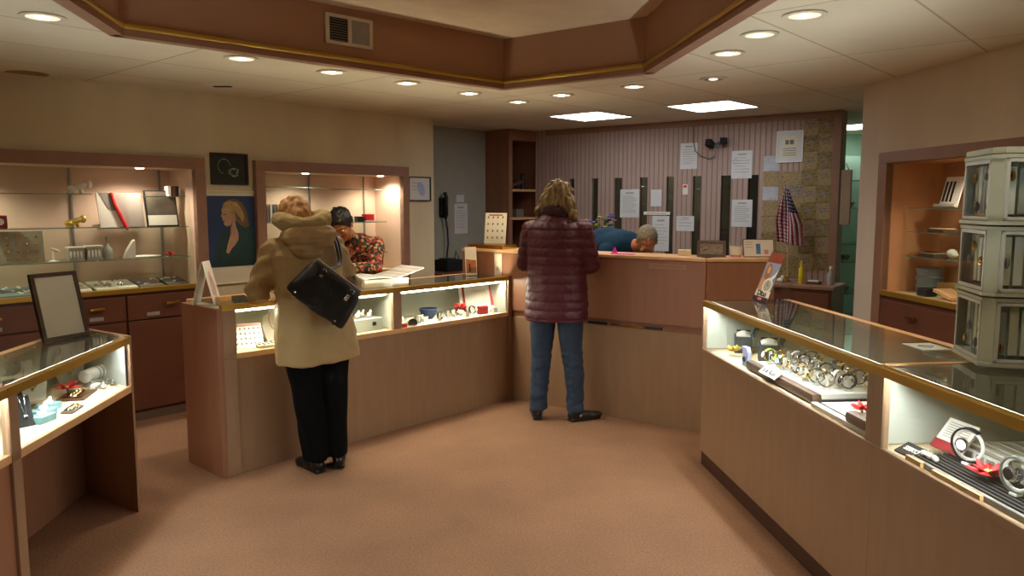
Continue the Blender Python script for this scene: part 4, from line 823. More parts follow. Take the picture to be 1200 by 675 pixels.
MB().box(.54, 1.27, .42, .428, 0, .042).build('tray_rim', M['black'], t)
MB().box(1.24, 1.26, .085, .42, 0, .016).build('end_rim', M['black'], t)
random.seed(21)
SM = [('silver', M['chrome']), ('black', M['black']), ('brown', M['brown']), ('grey', M['steel']), ('gold', M['gold_leaf']), ('white', M['white'])]
DM = [('white', M['white']), ('black', M['black']), ('pale blue', mat('dial_blue', '9db4d2', .3)), ('silver', M['lgrey'])]
n_ = 0
for row, (yy_, nm) in enumerate(((.145, 'front'), (.235, 'middle'), (.33, 'back'))):
    cnt = (8, 9, 9)[row]
    for k in range(cnt):
        x = .61 + (.60/(cnt-1))*k*(.98 if row else .92) + (.05 if row == 1 and k < 8 else 0)*0; y = yy_ + random.uniform(-.012, .012)
        sn, sm = SM[(k*2+row*3) % 6]; dn, dm = DM[(k+row) % 4]
        if row == 0 and k == 0: sn, sm = 'lime green', M['lime']
        if row == 0 and k == 1: sn, sm = 'brown', M['brown']
        watch('%s watch with %s dial, %s from far end, %s row of white tray' % (sn, dn, ORD[k], nm), FRC, (x, y, ZR+.040), random.uniform(-40, 25), sm, dm, M['chrome'] if k % 3 else M['brass'], 'watches on the white tray', 1.05)
t = thing('watch_tray', 'low dark rimmed white tray right of the long watch tray', 'tray', FRC, (0, 0, ZR)); MB().box(1.29, 1.74, .05, .42, 0, .014, .002).build('tray_rim', M['black'], t); MB().box(1.30, 1.73, .062, .408, .014, .019).build('liner', M['white'], t)
MB().box(1.29, 1.74, .02, .048, 0, .02, .004).build('front_strip', M['white'], t)
t = thing('brown_roll', 'short rounded brown block at the near end of the far section', 'display block', FRC, (1.66, .03, ZR+.02)); MB().box(-.08, .08, -.022, .022, 0, .045, .018).build('roll', M['brown'], t, True)
b = MB(); b.box(-.10, .10, -.05, .05, 0, .03, .004); t = single(b.build('ring_tray', M['brown']), 'shallow brown ring box at the back of the low white tray', 'tray', FRC, (1.42, .34, ZR+.019), 8); MB().box(-.09, .09, -.042, .042, .030, .034).build('liner', M['white'], t)
poinsettia('red silk flower at the near end of the far right counter section', FRC, (1.48, .14, ZR+.022), 1.15)
t = thing('brand_card', 'pale card with blue drawing lying on the back glass of the right counter', 'card', FRC, (1.50, .38, .986), 0); MB().box(-.07, .07, -.06, .06, 0, .0015).build('card', M['inner_w'], t); MB().tube([(-.02, -.02, .002), (.0, .03, .002), (.03, .0, .002), (-.01, -.03, .002)], .002, 5).build('drawing', M['blue'], t)
# ---- right counter, near section
t = thing('slotted_display', 'grooved dark display tray under the ring watches, near right section', 'tray', FRC, (0, 0, ZR))
MB().box(1.98, 3.3, .02, .20, 0, .020, .003).build('tray_body', M['grey'], t); b = MB()
for k in range(8): b.box(1.99, 3.29, .032+.020*k, .042+.020*k, .020, .026, .001)
b.build('groove', M['blackm'], t)
b = MB(); b.box(1.98, 2.06, .008, .02, 0, .022); b.box(2.12, 2.34, .006, .018, 0, .02); b.build('light_strip', M['edge'], t)
t = thing('white_display', 'stepped white display tray behind the ring watches, near right section', 'tray', FRC, (0, 0, ZR)); MB().box(1.95, 3.3, .21, .46, 0, .045, .003).build('tray_body', M['white'], t)
b = MB()
for k in range(5): b.box(1.96, 3.29, .22+.045*k, .238+.045*k, .045, .052, .002)
b.build('step', M['lgrey'], t)
b = MB()
for k in range(7): b.box(2.0+.05*k, 2.03+.05*k, .204, .2101, .012, .040, .001)
b.build('price_tag', M['lgrey'], t)
t = thing('brand_plaque', 'dark plaque lettered in white at the left of the near right section', 'sign', FRC, (1.93, .07, ZR), 4, tilt=(25, 0)); MB().box(-.055, .055, -.03, .03, .012, .020, .002).build('plaque', M['black'], t); MB().box(-.055, .055, -.03, .03, 0, .010).build('base', M['blackm'], t)
text('lettering', 'SEIKO', .026, M['white'], t, (0, 0, .0212), (0, 0, 0), bold=.0006)
t = slope_board('info_card', 'white and dark red card leaning behind the dark plaque', FRC, (1.97, .15, ZR+.026), .13, .12, 38, M['white'], 6, 'card'); MB().box(-.065, .065, -.002, 0, 0, .035).build('red_band', M['dred'], t)
b = MB()
for k in range(7): b.box(-.05, .05, -.0012, 0, .05+.009*k, .053+.009*k)
b.build('printed_lines', M['lgrey'], t)
ring_watch('watch on a white ring stand beside the leaning red and white card', FRC, (2.10, .14, ZR+.026), 20, 1.0, M['black'])
b = MB()
for k in range(5): b.ell((-.02+.016*k, .004*(k % 2), .012), (.010, .010, .010), u=8, v=6)
single(b.build('pearl_bracelet', M['white'], None, True), 'short white bracelet before the plaque, near right section', 'bracelet', FRC, (2.03, .05, ZR+.024))
poinsettia('large red silk flower between ring watches, near right section', FRC, (2.235, .11, ZR+.028), 1.35, 20)
ring_watch('watch on white ring stand right of the large red flower', FRC, (2.36, .10, ZR+.026), 10, .95, M['steel'], M['black'])
ring_watch('watch on white ring stand at the right picture edge', FRC, (2.52, .08, ZR+.026), 5, .95, M['black'])
ring_watch('watch on ring stand behind, in front of the navy box', FRC, (2.28, .26, ZR+.052), 0, .9, M['chrome'])
ring_watch('watch on ring stand beyond the right picture edge', FRC, (2.68, .08, ZR+.026), 5, .95, M['chrome'])
watch('watch with round black dial lying beside the large red flower', FRC, (2.30, .14, ZR+.026), 60, M['chrome'], M['black'], M['chrome'], None, 1.2, False)
t = thing('ring_box', 'open navy ring box at the back of the near right section', 'box', FRC, (2.33, .38, ZR+.052), 12); box('box_body', M['navy'], t, -.06, .06, -.045, .045, 0, .05, .006)
b = MB(); b.box(-.06, .06, 0, .035, 0, .075, .006, Matrix.Translation((0, .045, .05)) @ Matrix.Rotation(R(-15), 4, 'X')); b.build('lid', M['navy'], t); MB().box(-.048, .048, .040, .043, .056, .115).build('lid_lining', M['inner_w'], t)
watch('gold watch at the back, left of the open navy box', FRC, (2.20, .36, ZR+.052), -20, M['brass'], M['white'], M['brass'], None, 1.0)
watch('gold watch near the right picture edge, back row', FRC, (2.50, .28, ZR+.052), -10, M['brass'], M['lgrey'], M['brass'], None, 1.1)
# ---- rotating tower of clear doors
t = thing('charm_tower', 'grey rotating display tower of three tiers with clear doors on the right counter', 'display tower', FRC, (1.835, .485, .988), -18)
GM = mat('tower_frame', '9da08c', .45, var=.05); s0 = .155
MB().lathe([(.001, 0), (.13, 0), (.13, .012), (.001, .012)], n=32).build('turntable', M['steel'], t, True)
def chamf(h, c): return [(-h+c, -h), (h-c, -h), (h, -h+c), (h, h-c), (h-c, h), (-h+c, h), (-h, h-c), (-h, -h+c)]
MB().prism(chamf(s0, .03), .725, .745).build('crown', GM, t)
random.seed(9)
for k in range(3):
    z0 = .014+.238*k; z1 = z0+.232
    b = MB(); b.prism(chamf(s0+.008, .03), z0, z0+.012); b.prism(chamf(s0+.004, .03), z1-.012, z1)
    for sx in (-1, 1):
        for sy in (-1, 1): b.prism([(sx*(s0), sy*(s0-.034)), (sx*(s0), sy*(s0-.03)), (sx*(s0-.03), sy*s0), (sx*(s0-.034), sy*s0), (sx*(s0-.034), sy*(s0-.034))], z0+.012, z1-.012)
    tier = b.build('tier', GM, t)
    MB().box(-.05, .05, -.05, .05, z0+.012, z1-.012).build('core', M['inner_w'], tier)
    for q in range(4):
        Q = Matrix.Rotation(R(90*q), 4, 'Z'); lim = s0-.034; y = -s0
        d = MB(); 
        for xa, xb, za, zb in ((-lim, -lim+.012, z0+.014, z1-.014), (lim-.012, lim, z0+.014, z1-.014), (-lim, lim, z0+.014, z0+.026), (-lim, lim, z1-.026, z1-.014)): d.box(xa, xb, y-.003, y+.006, za, zb, .002, Q)
        dd = d.build('door_frame', M['lgrey'], tier); MB().box(-lim+.012, lim-.012, y, y+.002, z0+.026, z1-.026, 0, Q).build('door_pane', M['clear'], tier)
        if 1:
            for j in range(6):
                x = -.092+.0368*j; dz = random.uniform(.0, .02)
                MB().box(x-.014, x+.014, y+.03, y+.034, z0+.035, z1-.030-dz, .001, Q).build('charm_card', (M['white'], M['lgrey'], M['offwhite'])[(j+k+q) % 3], tier)
                if (j*7+k*3+q) % 3 < 2: MB().ell((Q @ Vector((x, y+.022, z0+.06+.05*((j+k) % 3)))), (.010, .008, .018), u=10, v=8).build('charm', (M['brass'], M['steel'], M['brass'], M['grey'])[(j+k) % 4], tier, True)
MB().box(-.05, .02, -s0-.006, -s0, .722, .742, .002, Matrix.Rotation(R(-90), 4, 'Z')).build('lock', M['bluegrey'], t)
# ---- flyer holder on right counter
t = thing('brochure_holder', 'leaning clear stand with a watch advertisement of a woman on the right counter', 'brochure stand', FRC, (.08, .30, .986), 0, tilt=(0, 0))
t2 = Matrix.Rotation(R(-20), 4, 'X') @ Matrix.Diagonal((1.4, 1, 1, 1)); SZ = .29
b = MB(); b.box(-.07, .07, .0, .003, 0, SZ+.02, 0, t2); b.box(-.07, .07, -.002, .16, 0, .004); b.box(-.07, .07, .155, .16, 0, .12); b.build('acrylic_stand', M['clear'], t)
Mp = t2 @ Matrix.Translation((0, -.002, 0)) @ RX
def fl(nm, m, pts, k): MB().prism(pts, 0, .0008, t2 @ Matrix.Translation((0, -.002-.0009*k, 0)) @ RX).build(nm, m, t)
fl('sheet', mat('ad_blue', '8a93b4', .45, var=.1), [(-.068, .0), (.068, 0), (.068, .235), (-.068, .235)], 0)
fl('header', mat('ad_red', '8a3a22', .4), [(-.062, .236), (.068, .236), (.068, .295), (-.058, .295)], 0)
fl('figure_shoulders', mat('ad_skin', 'd09a6c', .5, var=.15), [(-.066, .06), (-.055, .13), (-.03, .15), (.02, .14), (.035, .10), (.02, .06)], 1)
fl('figure_hair', mat('ad_hair', '9a6436', .5, var=.2, scale=40), oval(-.022, .18, .027, .05), 2); fl('figure_face', mat('ad_face', 'd7a27a', .5), oval(-.016, .19, .014, .022), 3)
fl('printed_watch', M['white'], oval(.02, .098, .044, .044, 28), 4); fl('printed_dial', M['lgrey'], oval(.02, .098, .033, .033, 28), 5); fl('printed_hands', M['black'], [(.018, .096), (.02, .125), (.022, .098), (.04, .10), (.022, .095)], 6); fl('printed_strap', M['white'], [(.04, .13), (.066, .16), (.067, .20), (.05, .17), (.02, .14)], 4)
fl('footer_white', M['white'], [(-.068, .026), (.068, .026), (.068, .068), (-.068, .068)], 1); fl('footer', mat('ad_maroon', '4a1c20', .4), [(-.068, 0), (.068, 0), (.068, .028), (-.068, .028)], 7); fl('footer_mark', M['pinkc'], oval(0, .014, .022, .008), 8)
q = text('lettering', 'DISS', .045, M['black'], t, (-.005, 0, 0), (0, 0, 0), bold=.0015); q.matrix_local = t2 @ Matrix.Translation((-.005, -.0042, .047)) @ RX
# ---- left counter contents (deck z .65)
ZL = .650
def bust(label, F, p, m, s=1.0, rz=0, ang=14):
    t = thing('necklace_bust', label, 'necklace bust', F, p, rz)
    T_ = Matrix.Rotation(R(-ang), 4, 'X')
    b = MB(); b.prism([(-.045*s, 0), (.045*s, 0), (.062*s, .07*s), (.05*s, .115*s), (.022*s, .13*s), (.018*s, .165*s), (-.018*s, .165*s), (-.022*s, .13*s), (-.05*s, .115*s), (-.062*s, .07*s)], -.012, 0, T_ @ RX); b.box(-.03*s, .03*s, .0, .05*s, 0, .008); b.build('bust_form', m, t)
    b = MB(); b.tube([T_ @ Vector((.026*s*math.sin(a), -.003, .095*s - .045*s*math.cos(a)*1.0)) for a in [R(-150+30*k) for k in range(11)]], .0018, 6); b.ell(T_ @ Vector((0, -.004, .045*s)), (.005, .003, .007)); b.build('necklace', M['brass'], t, True); return t
def ramp(label, F, p, m, rz=0, w=.045, h=.13, clip_=M['chrome']):
    t = thing('pendant_ramp', label, 'pendant stand', F, p, rz); T_ = Matrix.Rotation(R(-24), 4, 'X')
    b = MB(); b.box(-w/2, w/2, 0, .008, 0, h, .003, T_); b.box(-w/2, w/2, 0, .006, 0, h*.85, .002, Matrix.Translation((0, .115*h/.13, 0)) @ Matrix.Rotation(R(24), 4, 'X')); b.build('ramp', m, t)
    b = MB(); b.tube([T_ @ Vector(v) for v in ((-.012, -.002, h), (-.002, -.003, h*.35), (.002, -.003, h*.35), (.012, -.002, h))], .0012, 5); b.box(-.008, .008, -.006, -.001, h*.26, h*.36, .001, T_); b.build('pendant', clip_, t); return t
ramp('black velvet pendant stand nearest the camera in the left counter', FLC, (.36, .12, ZL), M['velvet'], -40, .06, .13)
ramp('black velvet pendant stand behind, under the white bust in the left counter', FLC, (.66, .30, ZL), M['velvet'], -20, .06, .12)
for k, (x, y, nm) in enumerate(((.43, .10, 'nearest the black stand'), (.52, .14, 'middle one of three'), (.62, .17, 'farthest from the black stand'))):
    t = thing('ring_gift_box', 'small teal box with white cushion, %s, left counter' % nm, 'box', FLC, (x, y, ZL), -12); box('box_body', M['teal'], t, -.045, .045, -.032, .032, 0, .030, .003); b = MB(); b.ell((0, 0, .034), (.022, .018, .014)); b.ell((.012, .004, .044), (.012, .008, .016), (20, 0, 0)); b.build('cushion', M['white'], t, True)
for (x, y, w_, d_, nm, rz) in ((.62, .30, .16, .10, 'behind the teal boxes', -10), (.86, .16, .20, .12, 'beside the red flower', 8), (.60, .06, .12, .05, 'at the front glass', 4)):
    t = thing('mirror_tray', 'bronze framed jewelry tray %s in the left counter' % nm, 'tray', FLC, (x, y, ZL), rz); box('rim', M['brown'], t, -w_/2, w_/2, -d_/2, d_/2, 0, .010, .003); box('liner', M['brass'] if w_ > .15 else M['chrome'], t, -w_*.44, w_*.44, -d_*.40, d_*.40, .010, .013, .001)
    for k in range(4):
        b = MB(); b.tube([(.014*math.cos(a)+(-w_*.3+w_*.2*k), .014*math.sin(a), .017) for a in [R(36*q) for q in range(10)]], .003, 6, True); b.build('ring', (M['chrome'], M['brass'])[k % 2], t, True)
poinsettia('red silk flower in the middle of the left counter', FLC, (.90, .22, ZL+.014), 1.25)
bust('white necklace bust under the leaning mirror, left counter', FLC, (.78, .31, ZL), M['white'], 1.15, -35)
bust('white necklace bust toward the camera, left counter', FLC, (.50, .33, ZL), M['white'], 1.0, -35)
bust('tall white necklace bust at the back right of the left counter', FLC, (1.12, .30, ZL), M['inner_w'], 1.2, -35)
t = thing('bracelet_roll', 'white cylindrical bracelet roll at the far end of the left counter', 'bracelet roll', FLC, (1.10, .19, ZL), -8)
b = MB(); b.cone((-.07, 0, .055), (.07, 0, .055), .032, n=28); b.ell((-.07, 0, .055), (.012, .032, .032)); b.ell((.07, 0, .055), (.012, .032, .032)); b.build('roll', M['white'], t, True); MB().box(-.05, .05, -.02, .02, 0, .03, .004).build('cradle', M['lgrey'], t)
for x in (.01, .04): MB().lathe([(.0335, -.004), (.035, 0), (.0335, .004)], (x, 0, .055), 28, Matrix.Rotation(R(90), 4, 'Y')).build('bangle', M['steel'], t, True)
for k, (x, y, nm) in enumerate(((1.0, .10, 'front left'), (1.06, .08, 'front middle'), (1.10, .12, 'back'))):
    b = MB(); b.ell((0, 0, .012), (.022, .012, .010)); b.ell((.016, .006, .020), (.008, .008, .009)); single(b.build('pearl_cluster', M['chrome'] if k else M['white'], None, True), 'small shiny brooch before the white roll, %s' % nm, 'brooch', FLC, (x, y, ZL))
t = thing('white_holder', 'small white card holder between red flower and roll', 'card holder', FLC, (.98, .13, ZL)); box('holder', M['white'], t, -.03, .03, -.012, .012, 0, .03, .003); MB().box(-.022, .022, -.0135, -.012, .01, .02).build('label_plate', M['lgrey'], t)
for x in (-.25, -.5, -.8): bust('white necklace bust in the nearest left section, at %s' % {-.25: 'its far end', -.5: 'its middle', -.8: 'its near end'}[x], FLC, (x, .28, ZL+.003), M['white'], 1.0, -35)
# leaning mirror on the left counter
t = thing('table_mirror', 'dark framed mirror leaning on its stand on the left counter', 'mirror', FLC, (1.02, .26, .896), -27, tilt=(-13, 0))
W, H = .122, .33; MF = mat('mirror_frame', '3b2a1e', .35, .3, var=.3, scale=30)
b = MB(); b.box(-W, W, 0, .018, 0, .02, .003); b.box(-W, W, 0, .018, H-.02, H, .003); b.box(-W, -W+.02, 0, .018, .02, H-.02); b.box(W-.02, W, 0, .018, .02, H-.02); b.build('frame', MF, t)
MB().box(-W+.02, W-.02, .005, .012, .02, H-.02).build('mirror_pale_reflection', mat('mirror_pale_reflection', 'b5b0a0', .15, .35, var=.05), t)  # pale, half-metal colour stands in for a bright reflection
b = MB(); b.box(-.02, .02, .0, .006, 0, H*.48, .002, Matrix.Translation((0, .095, .018)) @ Matrix.Rotation(R(26), 4, 'X')); b.build('easel_back', M['blackm'], t)
# ---- centre counter contents (deck z .70)
ZC = .697
t = slope_board('ring_board', 'white tray board of rings leaning at the left end of the centre counter', FC, (.23, .12, ZC), .17, .16, 32, M['white'], -18)
b = MB()
for i in range(6):
    for j in range(4): b.ell((-.065+.026*i, -.003, .03+.032*j), (.006, .003, .006), u=8, v=6)
b.build('ring', M['steel'], t, True, kind='stuff'); MB().box(-.075, .075, -.0015, 0, .142, .154).build('heading', M['pinkc'], t)
t = thing('ring_pad', 'flat white pad of rings before the leaning ring board', 'display pad', FC, (.36, .08, ZC), -14); box('pad', M['offwhite'], t, -.10, .10, -.045, .055, 0, .018, .003); b = MB()
for i in range(7):
    for j in range(3): b.ell((-.085+.027*i, -.028+.030*j, .022), (.007, .005, .005), u=8, v=6)
b.build('ring', M['steel'], t, True, kind='stuff')
bust('pale grey necklace bust at the left end lining of the centre counter', FC, (.13, .22, ZC), M['inner_w'], 1.3, 30)
bust('white necklace bust beside the beige coat, centre counter', FC, (.48, .24, ZC), M['white'], 1.35, -5)
t = thing('gift_box', 'small red box under the white bust, centre counter', 'box', FC, (.47, .15, ZC)); box('box_body', M['red'], t, -.03, .03, -.02, .02, 0, .045, .004); box('lid', M['dred'], t, -.031, .031, -.021, .021, .030, .040, .002)
t = thing('crystal_stand', 'white block stand with crystal figures right of the beige coat', 'display stand', FC, (1.08, .14, ZC), 0); box('block', M['lgrey'] if 0 else M['inner_w'], t, -.13, .10, -.06, .10, 0, .085, .003); MB().box(.02, .05, -.0625, -.06, .035, .06).build('label_plate', M['blackm'], t)
for k, (x, y) in enumerate(((-.06, 0), (.0, .03), (.03, -.01))):
    b = MB(); b.ell((x, y, .085+.018), (.022, .016, .018)); b.ell((x+.012, y, .085+.04), (.010, .010, .014)); b.build('crystal_figure', M['white'], t, True)
o = single(text('script_sign', 'Bs', .07, M['grey'], None, (0, 0, 0)), 'grey script mark on the back lining right of the beige coat', 'sign', FC, (1.10, .401, .86)); o.rotation_euler = (R(90), 0, FC.rz)
t = thing('lining_card', 'curved white panel at the left of the right centre bay', 'display panel', FC, (1.36, .22, ZC), 24, tilt=(-10, 0)); b = MB(); b.loft([(0, 0, 0, .05, .004), (0, 0, .10, .07, .005), (0, 0, .22, .075, .004)], 24); b.build('panel', M['inner_w'], t, True); MB().box(-.03, .03, -.007, -.004, .1, .104).build('crease', M['lgrey'], t)
t = slope_board('brand_board', 'large white board with red side stripes leaning at the right end of centre counter', FC, (2.20, .17, ZC), .30, .24, 16, M['white'], -20); MB().box(-.125, -.105, -.0015, 0, 0, .24).build('red_stripe', M['dred'], t); MB().box(.112, .14, -.0015, 0, .05, .22).build('red_stripe', mat('rose_red', 'b5404c', .5), t)
MB().tube([(-.04+.012*k, -.003, .17+.014*math.sin(k*1.7)) for k in range(11)], .0025, 5).build('script_mark', M['offwhite'] if 0 else M['gold_leaf'], t)
o = MB().tube([(-.09+.018*k, 0, .012*math.sin(k*1.9)) for k in range(11)], .0028, 5).build('script_sign', mat('faded_red', 'a5645c', .6), None, True); single(o, 'faded red script lettering on the back lining of the right centre bay', 'sign', FC, (1.80, .40, .905))
poinsettia('red silk flower in the right bay of the centre counter', FC, (2.0, .17, ZC+.05), 1.2)
b = MB(); b.ell((0, 0, .022), (.035, .03, .022)); single(b.build('cushion_stand', M['white'], None, True), 'white rounded stand under the red flower of the centre counter', 'stand', FC, (2.0, .17, ZC))
t = thing('table_clock', 'half round dark clock face at the left front of the right centre bay', 'clock', FC, (1.42, .06, ZC), -8); b = MB(); b.lathe([(.001, 0), (.045, 0), (.045, .018), (.001, .018)], (0, 0, .022), 28, RX @ Matrix.Diagonal((1, .75, 1, 1))); b.build('clock_body', M['white'], t, True); MB().lathe([(.001, .0185), (.038, .0185), (.038, .020), (.001, .020)], (0, 0, .022), 28, RX @ Matrix.Diagonal((1, .75, 1, 1))).build('clock_face', M['black'], t, True); MB().box(-.035, .035, -.02, .02, 0, .006).build('foot', M['white'], t)
t = thing('gift_box', 'small red and white box at the left corner of the right centre bay', 'box', FC, (1.325, .05, ZC)); box('box_body', M['red'], t, -.03, .03, -.025, .025, 0, .024, .002); box('lid', M['white'], t, -.031, .031, -.026, .026, .024, .034, .002)
t = thing('blue_bowl', 'dark blue glass bowl in the right bay of the centre counter', 'bowl', FC, (1.72, .22, ZC)); MB().lathe([(.001, 0), (.03, 0), (.055, .03), (.07, .075), (.066, .075), (.05, .035), (.001, .01)], n=28).build('bowl', M['navy'], t, True); MB().lathe([(.066, .073), (.071, .076), (.068, .078)], n=28).build('rim', M['blue'], t, True)
t = thing('gift_box', 'square dark red box at the right front of the centre counter', 'box', FC, (2.16, .09, ZC), -6); box('box_body', mat('box_crimson', 'a02430', .5, var=.2, scale=30), t, -.04, .04, -.02, .02, 0, .062, .003); box('lid', M['dred'], t, -.041, .041, -.021, .021, .045, .052)
t = thing('gift_box', 'flat rose coloured box behind the square dark red box', 'box', FC, (2.06, .24, ZC+.0), 0); box('box_body', M['dred'], t, -.04, .04, -.02, .02, 0, .075, .003); box('lid', mat('rose_box', 'd06a74', .5), t, -.042, .042, -.022, .022, .055, .078)
random.seed(5)
WN = ['left of the clock', 'right of the clock', 'before the blue bowl', 'beside the blue bowl', 'under the red flower, left', 'under the red flower, front', 'between flower and crimson box', 'behind the crimson box', 'at the far right front', 'in the middle back', 'in the middle front', 'in the row front']
for k, x in enumerate((1.375, 1.52, 1.60, 1.83, 1.90, 1.96, 2.08, 2.12, 2.27, 1.76, 1.70, 1.63)):
    y = (.14, .10, .13, .12, .13, .07, .12, .19, .08, .30, .07, .22)[k]
    if k % 3 == 2:
        t = thing('ring_stand', 'small white cushioned ring stand %s, centre counter' % WN[k], 'ring stand', FC, (x, y, ZC)); b = MB(); b.prism([(-.022, 0), (.022, 0), (.022, .02), (-.022, .04)], -.02, .02, Matrix.Rotation(R(90), 4, 'Z') @ RX); b.build('cushion', M['white'], t); MB().tube([(.008*math.cos(a), -.002, .036+.009*math.sin(a)) for a in [R(36*q) for q in range(10)]], .002, 6, True).build('ring', M['brass'], t, True)
    else: watch('%s watch %s, centre counter' % (('black strapped', 'silver')[k % 2], WN[k]), FC, (x, y, ZC), random.uniform(-40, 30), (M['black'], M['chrome'])[k % 2], M['white'], M['chrome'], None, .95)
t = thing('white_pad', 'white deck liner of the right bay of the centre counter', 'display pad', FC, (0, 0, ZC)); MB().box(1.29, 2.32, .02, .36, -.0008, .0004).build('liner', M['white'], t)
# ---- things on top of the centre counter
t = thing('tent_card', 'tall white folded card standing at the left end of the centre counter', 'card', FC, (.035, .23, .970), 42)
for a, sgn in ((14, 1), (-14, -1)):
    MB().box(-.055, .055, -.0015, .0015, 0, .255, 0, Matrix.Translation((0, -sgn*.062, 0)) @ Matrix.Rotation(R(-a), 4, 'X')).build('card_leaf', M['white'], t)
MB().prism([(-.03, .06), (.02, .04), (.03, .12), (.0, .2), (-.02, .18)], 0, .0006, Matrix.Translation((0, -.0640, 0)) @ Matrix.Rotation(R(-14), 4, 'X') @ RX).build('printed_picture', mat('card_pink', 'cdb0a8', .6, var=.2, scale=20), t)
b = MB(); b.box(-.04, .04, -.02, .02, 0, .03, .003); single(b.build('wood_block', M['edge']), 'small light wood block beside the tall white folded card', 'block', FC, (.10, .16, .985), 0)
t = thing('open_catalogue', 'thick open white catalogue on a white box between clerk and beige coat', 'catalogue', FC, (1.30, .18, .986), -4)
box('box_body', M['white'], t, -.24, .12, -.10, .12, 0, .052, .004)
def page_surf(nm, pts, m):
    b = MB(); N = len(pts)
    for (xa, za), (xb, zb) in zip(pts, pts[1:]): b.face([(xa, -.115, za), (xb, -.115, zb), (xb, .15, zb), (xa, .15, za)])
    o = b.build(nm, m, t, True, recalc=False); md = o.modifiers.new('s', 'SOLIDIFY'); md.thickness = .010; md.offset = 0; return o
page_surf('left_pages', [(-.24, .062), (-.18, .070), (-.10, .070), (-.03, .060), (.0, .054)], M['white']); page_surf('right_pages', [(.0, .056), (.05, .066), (.11, .078), (.18, .098), (.24, .112)], M['white'])
t = thing('leaflet_holder', 'clear holder of colour leaflets at the right end of the centre counter', 'brochure stand', FC, (2.17, .22, .986), -30, tilt=(-10, 0))
b = MB(); b.box(-.05, .05, .004, .008, 0, .19); b.box(-.05, .05, -.03, -.026, 0, .06); b.box(-.05, .05, -.03, .006, 0, .003); b.build('acrylic_stand', M['clear'], t); MB().box(-.046, .046, -.004, .003, .003, .225, .002).build('leaflet', M['offwhite'], t); MB().prism([(-.04, .02), (.04, .02), (.04, .12), (-.04, .13)], 0, .0006, Matrix.Translation((0, -.004, 0)) @ RX).build('leaflet_picture', mat('leaflet_rust', 'a8603a', .5, var=.5, scale=30), t); MB().prism([(-.02, .03), (-.005, .03), (-.008, .09), (-.018, .09)], 0, .0006, Matrix.Translation((0, -.0048, 0)) @ RX).build('leaflet_figure', M['black'], t)
t = thing('leaflet_holder', 'second pale leaflet holder behind the colour leaflets', 'brochure stand', FC, (2.25, .30, .986), -30, tilt=(-8, 0))
b = MB(); b.box(-.05, .05, .004, .008, 0, .17); b.box(-.05, .05, -.02, -.016, 0, .06); b.box(-.05, .05, -.02, .006, 0, .003); b.build('acrylic_stand', M['clear'], t); MB().box(-.046, .046, -.004, .003, .003, .19, .002).build('leaflet', M['lgrey'], t)
# ================================================================ people
from mathutils import noise
def blob(b, name, m, parent, vox=.006, it=4, fn=None, label=None):
    """fuse overlapping volumes into one continuous skin"""
    me = bpy.data.meshes.new('t'); b.bm.to_mesh(me); b.bm.free()
    o = bpy.data.objects.new('t', me); COL.objects.link(o)
    r = o.modifiers.new('r', 'REMESH'); r.mode = 'VOXEL'; r.voxel_size = vox; r.adaptivity = 0
    s = o.modifiers.new('s', 'SMOOTH'); s.factor = .5; s.iterations = it
    dg = bpy.context.evaluated_depsgraph_get(); dg.update(); me2 = bpy.data.meshes.new_from_object(o.evaluated_get(dg))
    bpy.data.objects.remove(o); bpy.data.meshes.remove(me)
    if fn:
        vn = [(v.co.copy(), v.normal.copy()) for v in me2.vertices]
        for v, (c, n_) in zip(me2.vertices, vn): v.co = fn(c, n_)
    me2.name = name; me2.materials.clear(); me2.materials.append(m); me2.polygons.foreach_set('use_smooth', [True]*len(me2.polygons)); me2.update()
    q = bpy.data.objects.new(name, me2); COL.objects.link(q); q.parent = parent
    if label: q['label'] = label
    return q
def V(*a): return Vector(a)
